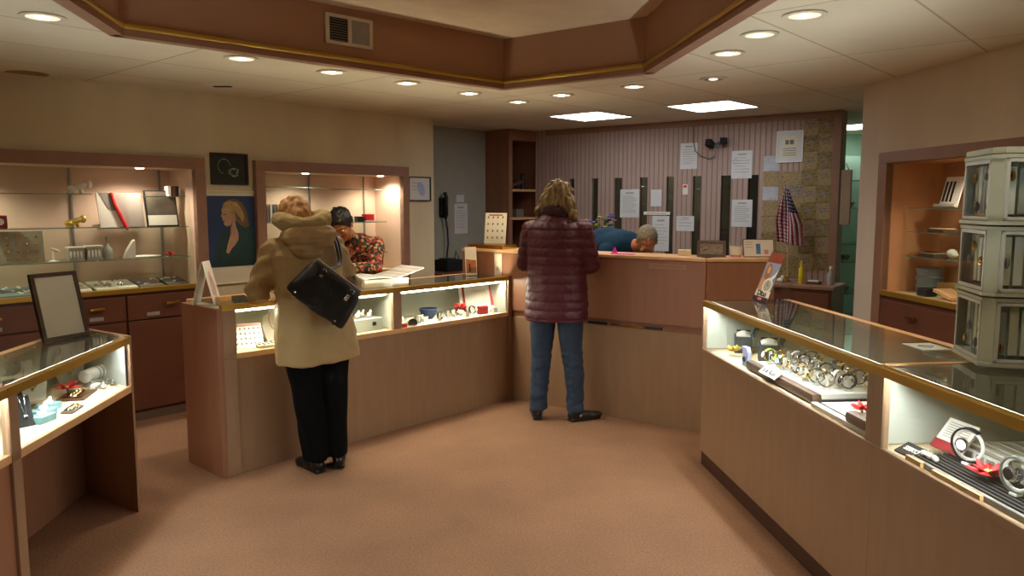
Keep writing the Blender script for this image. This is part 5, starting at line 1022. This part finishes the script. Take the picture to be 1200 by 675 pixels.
class HP:   # head placed by a matrix; prims in head space (y = forward, origin between the ears)
    def __init__(s, c, pitch=0, yaw=0, roll=0, k=1.0):
        s.M = Matrix.Translation(c) @ Matrix.Rotation(R(yaw), 4, 'Z') @ Matrix.Rotation(R(roll), 4, 'Y') @ Matrix.Rotation(R(-pitch), 4, 'X') @ Matrix.Scale(k, 4); s.k = k
    def p(s, *a): return s.M @ Vector(a)
    def ell(s, b, c, r, rot=(0, 0, 0)):
        t = bmesh.new(); bmesh.ops.create_uvsphere(t, u_segments=24, v_segments=14, radius=1); b.add(t, s.M @ Matrix.Translation(c) @ Euler([R(a) for a in rot]).to_matrix().to_4x4() @ Matrix.Diagonal((*r, 1)))
    def head(s, b):
        E = s.ell
        E(b, (0, -.012, .030), (.074, .094, .084)); E(b, (0, .022, -.030), (.060, .070, .074)); E(b, (0, .045, -.072), (.040, .042, .034)); E(b, (0, .076, -.088), (.020, .018, .016))
        E(b, (0, .070, .030), (.050, .022, .016)); E(b, (.032, .064, -.020), (.022, .020, .022)); E(b, (-.032, .064, -.020), (.022, .020, .022))
        b.cone(s.p(0, .086, .018), s.p(0, .106, -.020), .006*s.k, .011*s.k); E(b, (0, .104, -.022), (.0125, .011, .009)); E(b, (.010, .097, -.024), (.007, .008, .006)); E(b, (-.010, .097, -.024), (.007, .008, .006))
        E(b, (0, .088, -.050), (.022, .008, .006)); E(b, (0, .086, -.060), (.018, .009, .006))
        for x in (-1, 1): E(b, (x*.074, -.008, -.008), (.008, .018, .030), (0, x*-12, 0)); E(b, (x*.080, -.013, .004), (.006, .014, .018), (0, x*-20, 0))
    def features(s, t, brow, lip):
        for x in (-1, 1):
            b = MB(); s.ell(b, (x*.030, .074, .008), (.0135, .0125, .010)); e = b.build('eye', M['white'], t, True)
            b = MB(); s.ell(b, (x*.030, .0835, .008), (.0055, .0035, .0055)); b.build('iris', M['black'], e, True)
            b = MB(); b.tube([s.p(x*.015, .089, .028), s.p(x*.03, .088, .034), s.p(x*.048, .076, .028)], .0035*s.k, 6); b.build('eyebrow', brow, t, True)
        b = MB(); s.ell(b, (0, .0945, -.0505), (.020, .0035, .0040)); s.ell(b, (0, .0930, -.0590), (.017, .0035, .0042)); b.build('mouth', lip, t, True)
def hand(b, wrist, direction, up, side, curl=25, k=1.0):
    """palm, four bent fingers and a thumb; side = +1 thumb toward local +x"""
    y = Vector(direction).normalized(); z = Vector(up); z = (z - y*z.dot(y)).normalized(); x = y.cross(z)
    Mx = Matrix(((x.x, y.x, z.x, wrist[0]), (x.y, y.y, z.y, wrist[1]), (x.z, y.z, z.z, wrist[2]), (0, 0, 0, 1))) @ Matrix.Scale(k, 4)
    P = lambda *a: Mx @ Vector(a)
    def E(c, r): t = bmesh.new(); bmesh.ops.create_uvsphere(t, u_segments=20, v_segments=12, radius=1); b.add(t, Mx @ Matrix.Translation(c) @ Matrix.Diagonal((*r, 1)))
    E((0, .030, 0), (.030, .040, .017)); E((0, .060, -.001), (.040, .032, .014)); b.cap(P(0, -.03, 0), P(0, .02, 0), .024*k, .025*k)
    for i, (fx, L) in enumerate(((-.031, .058), (-.0105, .070), (.0105, .074), (.031, .066))):
        fx *= -side if False else 1; ln = L if side > 0 else (.066, .074, .070, .058)[i]
        p = Vector((fx, .082, 0)); a = 0; pts = [P(*p)]
        for q, f in enumerate((.45, .32, .23)):
            a += curl*(.6, 1.0, .8)[q]; p = p + Vector((fx*.10, math.cos(R(a)), -math.sin(R(a))))*ln*f; pts.append(P(*p))
        for q in range(3): b.cap(pts[q], pts[q+1], (.0086, .0078, .0072)[q]*k, (.0078, .0072, .0064)[q]*k, 12)
    pts = [P(side*.022, .018, -.004), P(side*.050, .046, -.012), P(side*.058, .070, -.018), P(side*.054, .088, -.024)]
    for q in range(3): b.cap(pts[q], pts[q+1], (.014, .0095, .0085)[q]*k, (.0100, .0085, .0075)[q]*k, 12)
def arm(b, sh, el, wr, r=(.048, .040, .027)): b.cap(sh, el, r[0], r[1]); b.cap(el, wr, r[1], r[2])
def nz(c, s): return noise.noise(Vector(c)*s)
SK = mat('skin_fair', 'c99274', .5, var=.05, scale=12, spec=.4); SK2 = mat('skin_tan', 'b07248', .5, var=.06, scale=12, spec=.4); LIP = mat('lip', 'a0584c', .5)
def hairfn(amp, sc=(60, 60, 9)):
    def f(c, n_): return c + n_*amp*noise.noise(Vector((c.x*sc[0], c.y*sc[1], c.z*sc[2])))
    return f
def shoe(b, heel, ang, L=.25, w=.042, h=.065):
    Mx = Matrix.Translation(heel) @ Matrix.Rotation(R(-ang), 4, 'Z')
    def E(c, r): t = bmesh.new(); bmesh.ops.create_uvsphere(t, u_segments=24, v_segments=14, radius=1); b.add(t, Mx @ Matrix.Translation(c) @ Matrix.Diagonal((*r, 1)))
    E((0, .0, .045), (w*.86, .05, .045)); E((0, L*.32, .036), (w*.92, .085, .034)); E((0, L*.62, .030), (w*1.05, .075, .028)); b.box(-w*.8, w*.8, -.04, L*.80, .002, .02, .008, Mx)
    b.cap(Mx @ Vector((0, .005, .06)), Mx @ Vector((0, .01, .12)), .040, .038)

# ---------------- customer in the beige coat
HD = -33
T = thing('person', 'person in beige hooded coat and black trousers standing at the centre counter, back to camera', 'person', FW, (-1.09, 4.38, 0), -90+90-HD)
T.rotation_euler = (0, R(-3.2), R(-HD))
b = MB(); hp = HP((-.01, .170, 1.462), 30, 8)
b.loft([(0, -.0, .80, .13, .10), (0, .0, .9, .15, .11), (0, .03, 1.05, .12, .09), (0, .07, 1.2, .14, .10), (0, .10, 1.3, .15, .09), (0, .115, 1.345, .10, .07)], 28)
b.cap((0, .11, 1.32), (0, .145, 1.42), .052, .050); hp.head(b)
for x in (-1, 1): b.cap((x*.08, 0, .84), (x*.075, .01, .48), .085, .055); b.cap((x*.075, .01, .48), (x*.062, -.02, .09), .055, .034); b.ell((x*.064+math.sin(R(-12 if x < 0 else 22))*.05, .02, .04), (.028, .045, .022))
arm(b, (-.16, .10, 1.29), (-.25, .17, 1.07), (-.17, .40, 1.045)); arm(b, (.16, .10, 1.29), (.245, .07, 1.05), (.19, .34, 1.045))
hand(b, (-.16, .42, 1.040), (.25, 1, -.08), (0, .08, 1), 1, 22); hand(b, (.19, .36, 1.040), (-.15, 1, -.08), (0, .08, 1), -1, 22)
blob(b, 'body', SK, T, .0045, 3); hp.features(T, mat('brow_blond', '8a6a48', .7), LIP)
HB = mat('hair_strawberry', 'b0824f', .55, var=.30, scale=14, stretch=(6, 6, 1)); 
b = MB(); E = hp.ell; E(b, (0, -.022, .045), (.088, .100, .082)); E(b, (0, -.060, -.010), (.082, .060, .085)); E(b, (.058, -.02, -.01), (.030, .055, .072)); E(b, (-.058, -.02, -.01), (.030, .055, .072)); E(b, (0, .055, .085), (.060, .030, .025)); E(b, (.03, .06, .078), (.03, .025, .03))
blob(b, 'hair', HB, T, .006, 4, hairfn(.010, (45, 45, 12)))
COAT = mat('beige_coat', 'a78d62', .6, var=.06, scale=5, bump=.3, bscale=120, spec=.3); FLE = mat('coat_fleece', 'a8966a', .9, var=.08, scale=30, bump=.6, bscale=200, spec=.1)
b = MB()
b.loft([(.01, .015, .655, .238, .182), (.01, .015, .68, .238, .184), (.005, .015, .80, .228, .178), (0, .02, .95, .212, .170), (0, .04, 1.08, .198, .158), (0, .06, 1.18, .200, .150), (0, .08, 1.27, .205, .142), (0, .10, 1.33, .175, .118), (0, .115, 1.37, .115, .09), (0, .12, 1.395, .09, .075)], 48)
arm(b, (-.165, .095, 1.285), (-.262, .17, 1.065), (-.175, .385, 1.045), (.080, .072, .052)); arm(b, (.165, .095, 1.285), (.252, .07, 1.045), (.195, .325, 1.045), (.080, .074, .052))
def coatfn(c, n_):
    d = .010*nz((c.x*1.2, c.y*1.2, c.z*.35), 9) + .005*nz(c, 20)
    if c.z > .98 and c.z < 1.10 and abs(c.x) < .2: d -= .008*math.exp(-((c.z-1.035)/.02)**2)
    if abs(c.x) > .19 and c.z > 1.0 and c.y > .03: d += .006*math.sin(c.z*70 + c.y*40)
    return c + n_*d
blob(b, 'coat', COAT, T, .007, 4, coatfn)
b = MB(); N = 26; pts = []; rr = []
for k in range(N):
    a = 2*math.pi*k/N; back = (1-math.sin(a))/2
    pts.append((.130*math.cos(a), .10+.095*math.sin(a) - .035*back, 1.448 - .010*back + .02*(1-back) + .015*math.cos(2*a))); rr.append(.032+.022*back)
b.tube(pts, rr, 12, True); blob(b, 'hood_collar', FLE, T, .006, 5, lambda c, n_: c + n_*.007*nz(c, 22))
b = MB(); b.ell((0, -.045, 1.365), (.155, .060, .085), (-14, 0, 0)); b.ell((-.03, -.055, 1.30), (.10, .045, .06), (-10, 12, 0)); b.ell((.07, -.035, 1.36), (.08, .05, .06)); b.ell((-.09, .0, 1.37), (.06, .07, .055))
blob(b, 'hood', COAT, T, .006, 4, lambda c, n_: c + n_*(.010*nz(c, 14) + .006*nz((c.x*.5, c.y, c.z*2.4), 18)))
BLK = mat('black_trousers', '08080a', .95, var=.1, spec=.15); SHB = mat('black_shoe', '101012', .35)
b = MB()
for x in (-1, 1): b.loft([(x*.056, 0.01, .075, .072, .100), (x*.058, 0.005, .12, .072, .098), (x*.064, .005, .30, .078, .095), (x*.075, .01, .50, .088, .098), (x*.088, .01, .70, .100, .118), (x*.085, .01, .86, .11, .12)], 28)
b.ell((0, .005, .86), (.19, .13, .09)); blob(b, 'trousers', BLK, T, .007, 4, lambda c, n_: c + n_*.008*nz((c.x, c.y, c.z*.4), 16))
for x, a in ((-1, -12), (1, 22)):
    b = MB(); shoe(b, V(x*.064, -.035, 0), a); blob(b, 'shoe', SHB, T, .005, 3)
# black handbag on her right shoulder
BM = mat('bag_leather', '0d0e10', .38, var=.2, scale=25, bump=.35, bscale=45); BG = thing('handbag', 'large black leather handbag with metal studs hanging on the beige coat', 'handbag', FW, (-1.01, 4.150, 1.068)); BG.rotation_euler = (R(6), R(38), R(8))
b = MB(); b.loft([(0, 0, -.108, .178, .060), (0, 0, -.100, .186, .066), (0, 0, 0, .176, .056), (0, 0, .09, .158, .036), (0, 0, .110, .150, .022)], 44, 5); blob(b, 'bag_body', BM, BG, .006, 2, lambda c, n_: c + n_*.008*nz(c, 13))
for y in (-.045, .045):
    for x in (-.13, 0, .13): b = MB(); b.ell((x, y, -.113), (.008, .008, .007)); b.ell((x, math.copysign(.062, y), -.085), (.007, .005, .007)); b.build('stud', M['chrome'], BG, True)
MB().box(-.147, .147, -.005, .005, .105, .123, .003).build('zip', M['steel'], BG, True)
for x in (-.075, .105):
    b = MB(); b.tube([(x+.014*math.cos(a), -.030, .088+.016*math.sin(a)) for a in [R(36*q) for q in range(10)]], .003, 6, True); b.box(x-.010, x+.010, -.047, -.03, .035, .075, .003); b.build('ring', M['chrome'], BG, True)
bpy.context.view_layer.update(); BI = BG.matrix_world.inverted(); TM = T.matrix_world
def strap(pts_bag, pts_body):
    b = MB(); P = [Vector(p) for p in pts_bag[:1]] + [BI @ (TM @ Vector(p)) for p in pts_body] + [Vector(p) for p in pts_bag[1:]]
    # smooth
    Q = []
    for i in range(len(P)-1):
        p0 = P[max(i-1, 0)]; p1 = P[i]; p2 = P[i+1]; p3 = P[min(i+2, len(P)-1)]
        for k in range(8): u = k/8; Q.append(.5*((2*p1)+(-p0+p2)*u+(2*p0-5*p1+4*p2-p3)*u*u+(-p0+3*p1-3*p2+p3)*u**3))
    Q.append(P[-1]); b.tube(Q, .0085, 8); b.build('strap', BM, BG, True)
strap([(-.075, -.03, .10), (.105, -.03, .10)], [(.125, -.120, 1.20), (.150, -.035, 1.315), (.158, .07, 1.378), (.175, .19, 1.29), (.245, .16, 1.15), (.255, -.02, 1.10)])
strap([(-.075, .03, .10), (.105, .03, .10)], [(.14, -.105, 1.20), (.170, -.03, 1.310), (.178, .07, 1.372), (.195, .19, 1.28), (.265, .16, 1.13), (.265, .0, 1.08)])

# ---------------- customer in the maroon quilted coat
HD = 18
T = thing('person', 'person in maroon quilted coat and blue jeans standing at the tall counter, back to camera', 'person', FW, (.315, 5.41, 0)); T.rotation_euler = (0, 0, R(-HD))
b = MB(); hp = HP((0, .045, 1.575), 18, -4)
b.loft([(0, -.0, .84, .13, .10), (0, .0, .95, .15, .11), (0, .0, 1.1, .12, .09), (0, .0, 1.28, .15, .10), (0, .0, 1.38, .15, .09), (0, .0, 1.43, .10, .07)], 28)
b.cap((0, .0, 1.40), (0, .03, 1.52), .054, .050); hp.head(b)
FT = ((-1, (-.125, -.01), -22), (1, (.140, .02), 48))
for x, (fx, fy), a in FT: b.cap((x*.085, 0, .88), (x*.105, .01, .50), .085, .055); b.cap((x*.105, .01, .50), (fx, fy, .09), .055, .036); b.ell((fx+math.sin(R(a))*.05, fy-.03+math.cos(R(a))*.05, .04), (.028, .04, .022))
arm(b, (-.175, .0, 1.37), (-.24, .045, 1.125), (-.16, .27, 1.215)); arm(b, (.175, 0, 1.37), (.225, .05, 1.125), (.165, .26, 1.215))
hand(b, (-.15, .30, 1.216), (.3, 1, -.05), (0, .05, 1), 1, 14); hand(b, (.165, .28, 1.216), (-.2, 1, -.05), (0, .05, 1), -1, 14)
blob(b, 'body', SK, T, .0045, 3); hp.features(T, mat('brow_brown', '5c4430', .7), LIP)
HB2 = mat('hair_olive_blond', '7a6438', .55, var=.45, scale=11, stretch=(7, 7, 1))
b = MB(); E = hp.ell; E(b, (0, -.022, .045), (.092, .104, .086)); E(b, (0, -.062, -.030), (.100, .062, .105)); E(b, (.084, -.03, -.045), (.048, .062, .100), (0, -18, 0)); E(b, (-.084, -.03, -.035), (.048, .062, .090), (0, 18, 0)); E(b, (.125, -.035, -.120), (.030, .045, .050), (0, -30, 0)); E(b, (-.122, -.03, -.085), (.030, .045, .044), (0, 28, 0)); E(b, (.02, .062, .085), (.060, .030, .028))
blob(b, 'hair', HB2, T, .006, 2, hairfn(.022, (48, 48, 10)))
MAR = mat('maroon_quilt', '4d1628', .5, var=.12, scale=8, spec=.5); SCF = mat('knit_scarf', '3c1c22', .9, var=.5, scale=60, bump=.6, bscale=90)
def quilt(per=.062, amp=.0065, ph=0):
    def f(c, n_):
        u = (c.z+ph)/per; s_ = abs(math.sin(math.pi*u)); return c + n_*(amp*(s_**.55) - amp + .006*nz(c, 14) + .003*nz(c, 40))
    return f
b = MB()
b.loft([(0, 0, .725, .222, .170), (0, 0, .75, .226, .175), (0, 0, .90, .222, .170), (0, 0, 1.05, .212, .160), (0, 0, 1.18, .208, .155), (0, 0, 1.30, .212, .150), (0, 0, 1.38, .200, .135), (0, 0, 1.43, .150, .110), (0, .0, 1.46, .105, .090), (0, .0, 1.50, .095, .085)], 48)
arm(b, (-.180, .0, 1.355), (-.240, .045, 1.125), (-.165, .265, 1.215), (.080, .070, .056)); arm(b, (.180, 0, 1.355), (.225, .05, 1.125), (.165, .255, 1.215), (.086, .076, .056))
blob(b, 'coat', MAR, T, .006, 4, quilt())
b = MB(); b.tube([(.088*math.cos(a), .01+.08*math.sin(a), 1.485 + .012*math.sin(a*2)) for a in [R(15*k) for k in range(24)]], .036, 12, True); b.ell((0, -.07, 1.50), (.085, .035, .045)); blob(b, 'scarf', SCF, T, .006, 3, lambda c, n_: c + n_*.008*nz(c, 30))
JN = mat('blue_jeans', '2b3d54', .8, var=.22, scale=7, stretch=(2, 2, .5), bump=.3, bscale=160)
b = MB()
for x, (fx, fy), a in FT: b.loft([(fx, fy, .07, .062, .080), (fx*.995, fy, .16, .060, .076), (fx*.95, .012, .34, .066, .080), (x*.110, .012, .50, .074, .086), (x*.100, .005, .70, .090, .105), (x*.09, 0, .86, .10, .11)], 28)
b.ell((0, .0, .88), (.18, .12, .09)); 
blob(b, 'jeans', JN, T, .006, 4, lambda c, n_: c + n_*(.009*nz((c.x, c.y, c.z*1.6), 17)*(1 if c.z < .5 else .5)))
for x, (fx, fy), a in FT:
    b = MB(); shoe(b, V(fx, fy-.03, 0), a); blob(b, 'shoe', mat('dark_shoe', '1d1e1d', .4), T, .005, 3)

# ---------------- clerk behind the centre counter
HD = 197
T = thing('person', 'person with short black hair in a red patterned blouse bent over the open catalogue', 'person', FW, (-1.17, 5.98, 0)); T.rotation_euler = (0, 0, R(-HD))
b = MB(); hp = HP((.035, .25, 1.385), 40, 8, 6)
b.loft([(0, -.05, .82, .13, .10), (0, -.04, .95, .14, .105), (0, .02, 1.10, .12, .09), (0, .07, 1.24, .15, .09), (0, .10, 1.29, .10, .07)], 28)
b.cap((0, .10, 1.26), (.03, .20, 1.34), .050, .048); hp.head(b)
for x in (-1, 1): b.cap((x*.08, -.06, .86), (x*.085, -.02, .48), .085, .055); b.cap((x*.085, -.02, .48), (x*.085, -.06, .09), .055, .036); b.ell((x*.085, -.01, .045), (.035, .09, .03))
arm(b, (-.16, .08, 1.24), (-.22, .22, 1.06), (-.12, .40, 1.075)); arm(b, (.16, .08, 1.24), (.21, .26, 1.06), (.10, .44, 1.075))
hand(b, (-.115, .42, 1.078), (.2, 1, -.05), (0, .05, 1), 1, 15); hand(b, (.095, .46, 1.078), (-.2, 1, -.05), (0, .05, 1), -1, 15)
blob(b, 'body', SK2, T, .0045, 3); BB = mat('hair_black', '16110f', .45, var=.3, scale=20); hp.features(T, BB, mat('lip_dark', '8a4438', .5))
b = MB(); E = hp.ell; E(b, (0, -.024, .048), (.086, .100, .082)); E(b, (0, -.062, .000), (.078, .052, .080)); E(b, (.060, -.025, .012), (.024, .048, .050)); E(b, (-.060, -.025, .012), (.024, .048, .050)); E(b, (-.02, .058, .088), (.052, .028, .022))
blob(b, 'hair', BB, T, .005, 3, hairfn(.006))
BL = mat('patterned_blouse', '7c2a20', .7); nt = BL.node_tree; bs_ = nt.nodes['Principled BSDF']; tc = [x for x in nt.nodes if x.type == 'TEX_COORD'][0]
vo = nt.nodes.new('ShaderNodeTexVoronoi'); vo.inputs['Scale'].default_value = 55; nt.links.new(tc.outputs['Object'], vo.inputs[0]); rp = nt.nodes.new('ShaderNodeValToRGB'); rp.color_ramp.interpolation = 'CONSTANT'
for i, (p_, c_) in enumerate(((0, '2a1c16'), (.35, 'b03020'), (.6, '4a4a22'), (.78, 'c89a70'))):
    e = rp.color_ramp.elements[i] if i < 2 else rp.color_ramp.elements.new(p_); e.position = p_; e.color = lin(c_)
sx = nt.nodes.new('ShaderNodeSeparateColor'); nt.links.new(vo.outputs['Color'], sx.inputs[0]); nt.links.new(sx.outputs[0], rp.inputs[0]); nt.links.new(rp.outputs[0], bs_.inputs['Base Color'])
b = MB(); b.loft([(0, -.05, .78, .165, .135), (0, -.04, .92, .170, .135), (0, .02, 1.07, .155, .125), (0, .065, 1.22, .165, .118), (0, .095, 1.29, .13, .095), (0, .12, 1.32, .075, .065)], 40)
arm(b, (-.165, .08, 1.235), (-.222, .22, 1.06), (-.13, .375, 1.075), (.066, .058, .044)); arm(b, (.165, .08, 1.235), (.212, .26, 1.06), (.11, .415, 1.075), (.066, .058, .044))
blob(b, 'blouse', BL, T, .006, 4, lambda c, n_: c + n_*.006*nz(c, 16))
b = MB()
for x in (-1, 1): b.loft([(x*.085, -.06, .06, .07, .08), (x*.085, -.03, .48, .08, .09), (x*.08, -.05, .86, .10, .11)], 24)
b.ell((0, -.05, .86), (.17, .125, .08)); blob(b, 'trousers', BLK, T, .008, 3)
for x in (-1, 1): b = MB(); shoe(b, V(x*.085, -.09, 0), x*8); blob(b, 'shoe', SHB, T, .006, 3)

# ---------------- man in the navy sweater bent over behind the tall counter
HD = 140
T = thing('person', 'grey haired person in a navy sweater bent over writing behind the tall counter', 'person', FW, (.535, 6.55, 0)); T.rotation_euler = (0, 0, R(-HD))
b = MB(); hp = HP((.0, .79, 1.25), 50, -42)
def tube_torso(b, pts, n=9):
    for (p, r), (q, s_) in zip(pts, pts[1:]):
        for k in range(n):
            u = k/(n-1); c = Vector(p).lerp(Vector(q), u); rr = [a*(1-u)+d*u for a, d in zip(r, s_)]; b.ell(c, rr)
tube_torso(b, [((0, 0, .93), (.15, .12, .13)), ((0, .18, 1.10), (.14, .13, .12)), ((0, .38, 1.19), (.15, .13, .10)), ((0, .56, 1.20), (.17, .10, .09))])
b.cap((0, .60, 1.21), (.01, .73, 1.225), .055, .052); hp.head(b)
for x in (-1, 1): b.cap((x*.09, 0, .90), (x*.10, .03, .48), .09, .06); b.cap((x*.10, .03, .48), (x*.10, -.02, .09), .058, .038); b.ell((x*.10, .03, .045), (.038, .10, .03))
arm(b, (-.185, .56, 1.17), (-.25, .56, .99), (-.13, .74, .965), (.052, .044, .030)); arm(b, (.185, .56, 1.17), (.25, .58, .99), (.12, .76, .965), (.052, .044, .030))
hand(b, (-.12, .76, .958), (.3, 1, -.05), (0, .05, 1), 1, 28); hand(b, (.11, .78, .958), (-.3, 1, -.05), (0, .05, 1), -1, 34)
SK3 = mat('skin_ruddy', 'bd7c58', .5, var=.06, scale=12, spec=.4); blob(b, 'body', SK3, T, .0045, 3); GH = mat('hair_grey', '77705f', .7, var=.25, scale=40); hp.features(T, GH, LIP)
b = MB(); E = hp.ell; E(b, (0, -.024, .040), (.080, .098, .082)); E(b, (0, -.055, .0), (.076, .055, .075)); E(b, (.058, -.025, .012), (.022, .040, .040)); E(b, (-.058, -.025, .012), (.022, .040, .040))
blob(b, 'hair', GH, T, .005, 3, hairfn(.004, (80, 80, 80)))
NV = mat('navy_sweater', '1d3a55', .9, var=.10, scale=14, bump=.4, bscale=150, spec=.15)
b = MB(); tube_torso(b, [((0, -.01, .90), (.175, .15, .12)), ((.01, .16, 1.06), (.18, .16, .14)), ((.01, .38, 1.215), (.19, .16, .145)), ((0, .56, 1.215), (.195, .125, .12)), ((0, .64, 1.21), (.095, .06, .085))])
arm(b, (-.185, .55, 1.175), (-.255, .555, .995), (-.14, .72, .972), (.070, .062, .046)); arm(b, (.185, .55, 1.175), (.255, .575, .995), (.13, .74, .972), (.070, .062, .046))
blob(b, 'sweater', NV, T, .007, 4, lambda c, n_: c + n_*(.009*nz(c, 11)))
b = MB()
for x in (-1, 1): b.loft([(x*.10, -.02, .06, .075, .085), (x*.10, .03, .48, .085, .095), (x*.09, 0, .86, .105, .115)], 24)
b.ell((0, 0, .88), (.175, .135, .09)); blob(b, 'trousers', mat('dark_trousers', '23242a', .85), T, .008, 3)
for x in (-1, 1): b = MB(); shoe(b, V(x*.10, -.05, 0), x*8, .27); blob(b, 'shoe', SHB, T, .006, 3)
t = thing('order_book', 'white order book on the inner worktop under the bent person', 'book', FH, (.86, .34, .921), 15); box('cover', M['navy'], t, -.11, .11, -.08, .08, 0, .006); MB().box(-.105, .105, -.075, .075, .006, .014, .002).build('pages', M['white'], t)
t = thing('pen', 'dark pen standing in the writing hand behind the tall counter', 'pen', FH, (.93, .30, .99), 0, tilt=(-35, 20)); MB().cone((0, 0, -.05), (0, 0, .06), .004, n=10).build('barrel', M['black'], t, True); MB().cone((0, 0, -.062), (0, 0, -.05), .001, .004, n=10).build('tip', M['steel'], t, True)
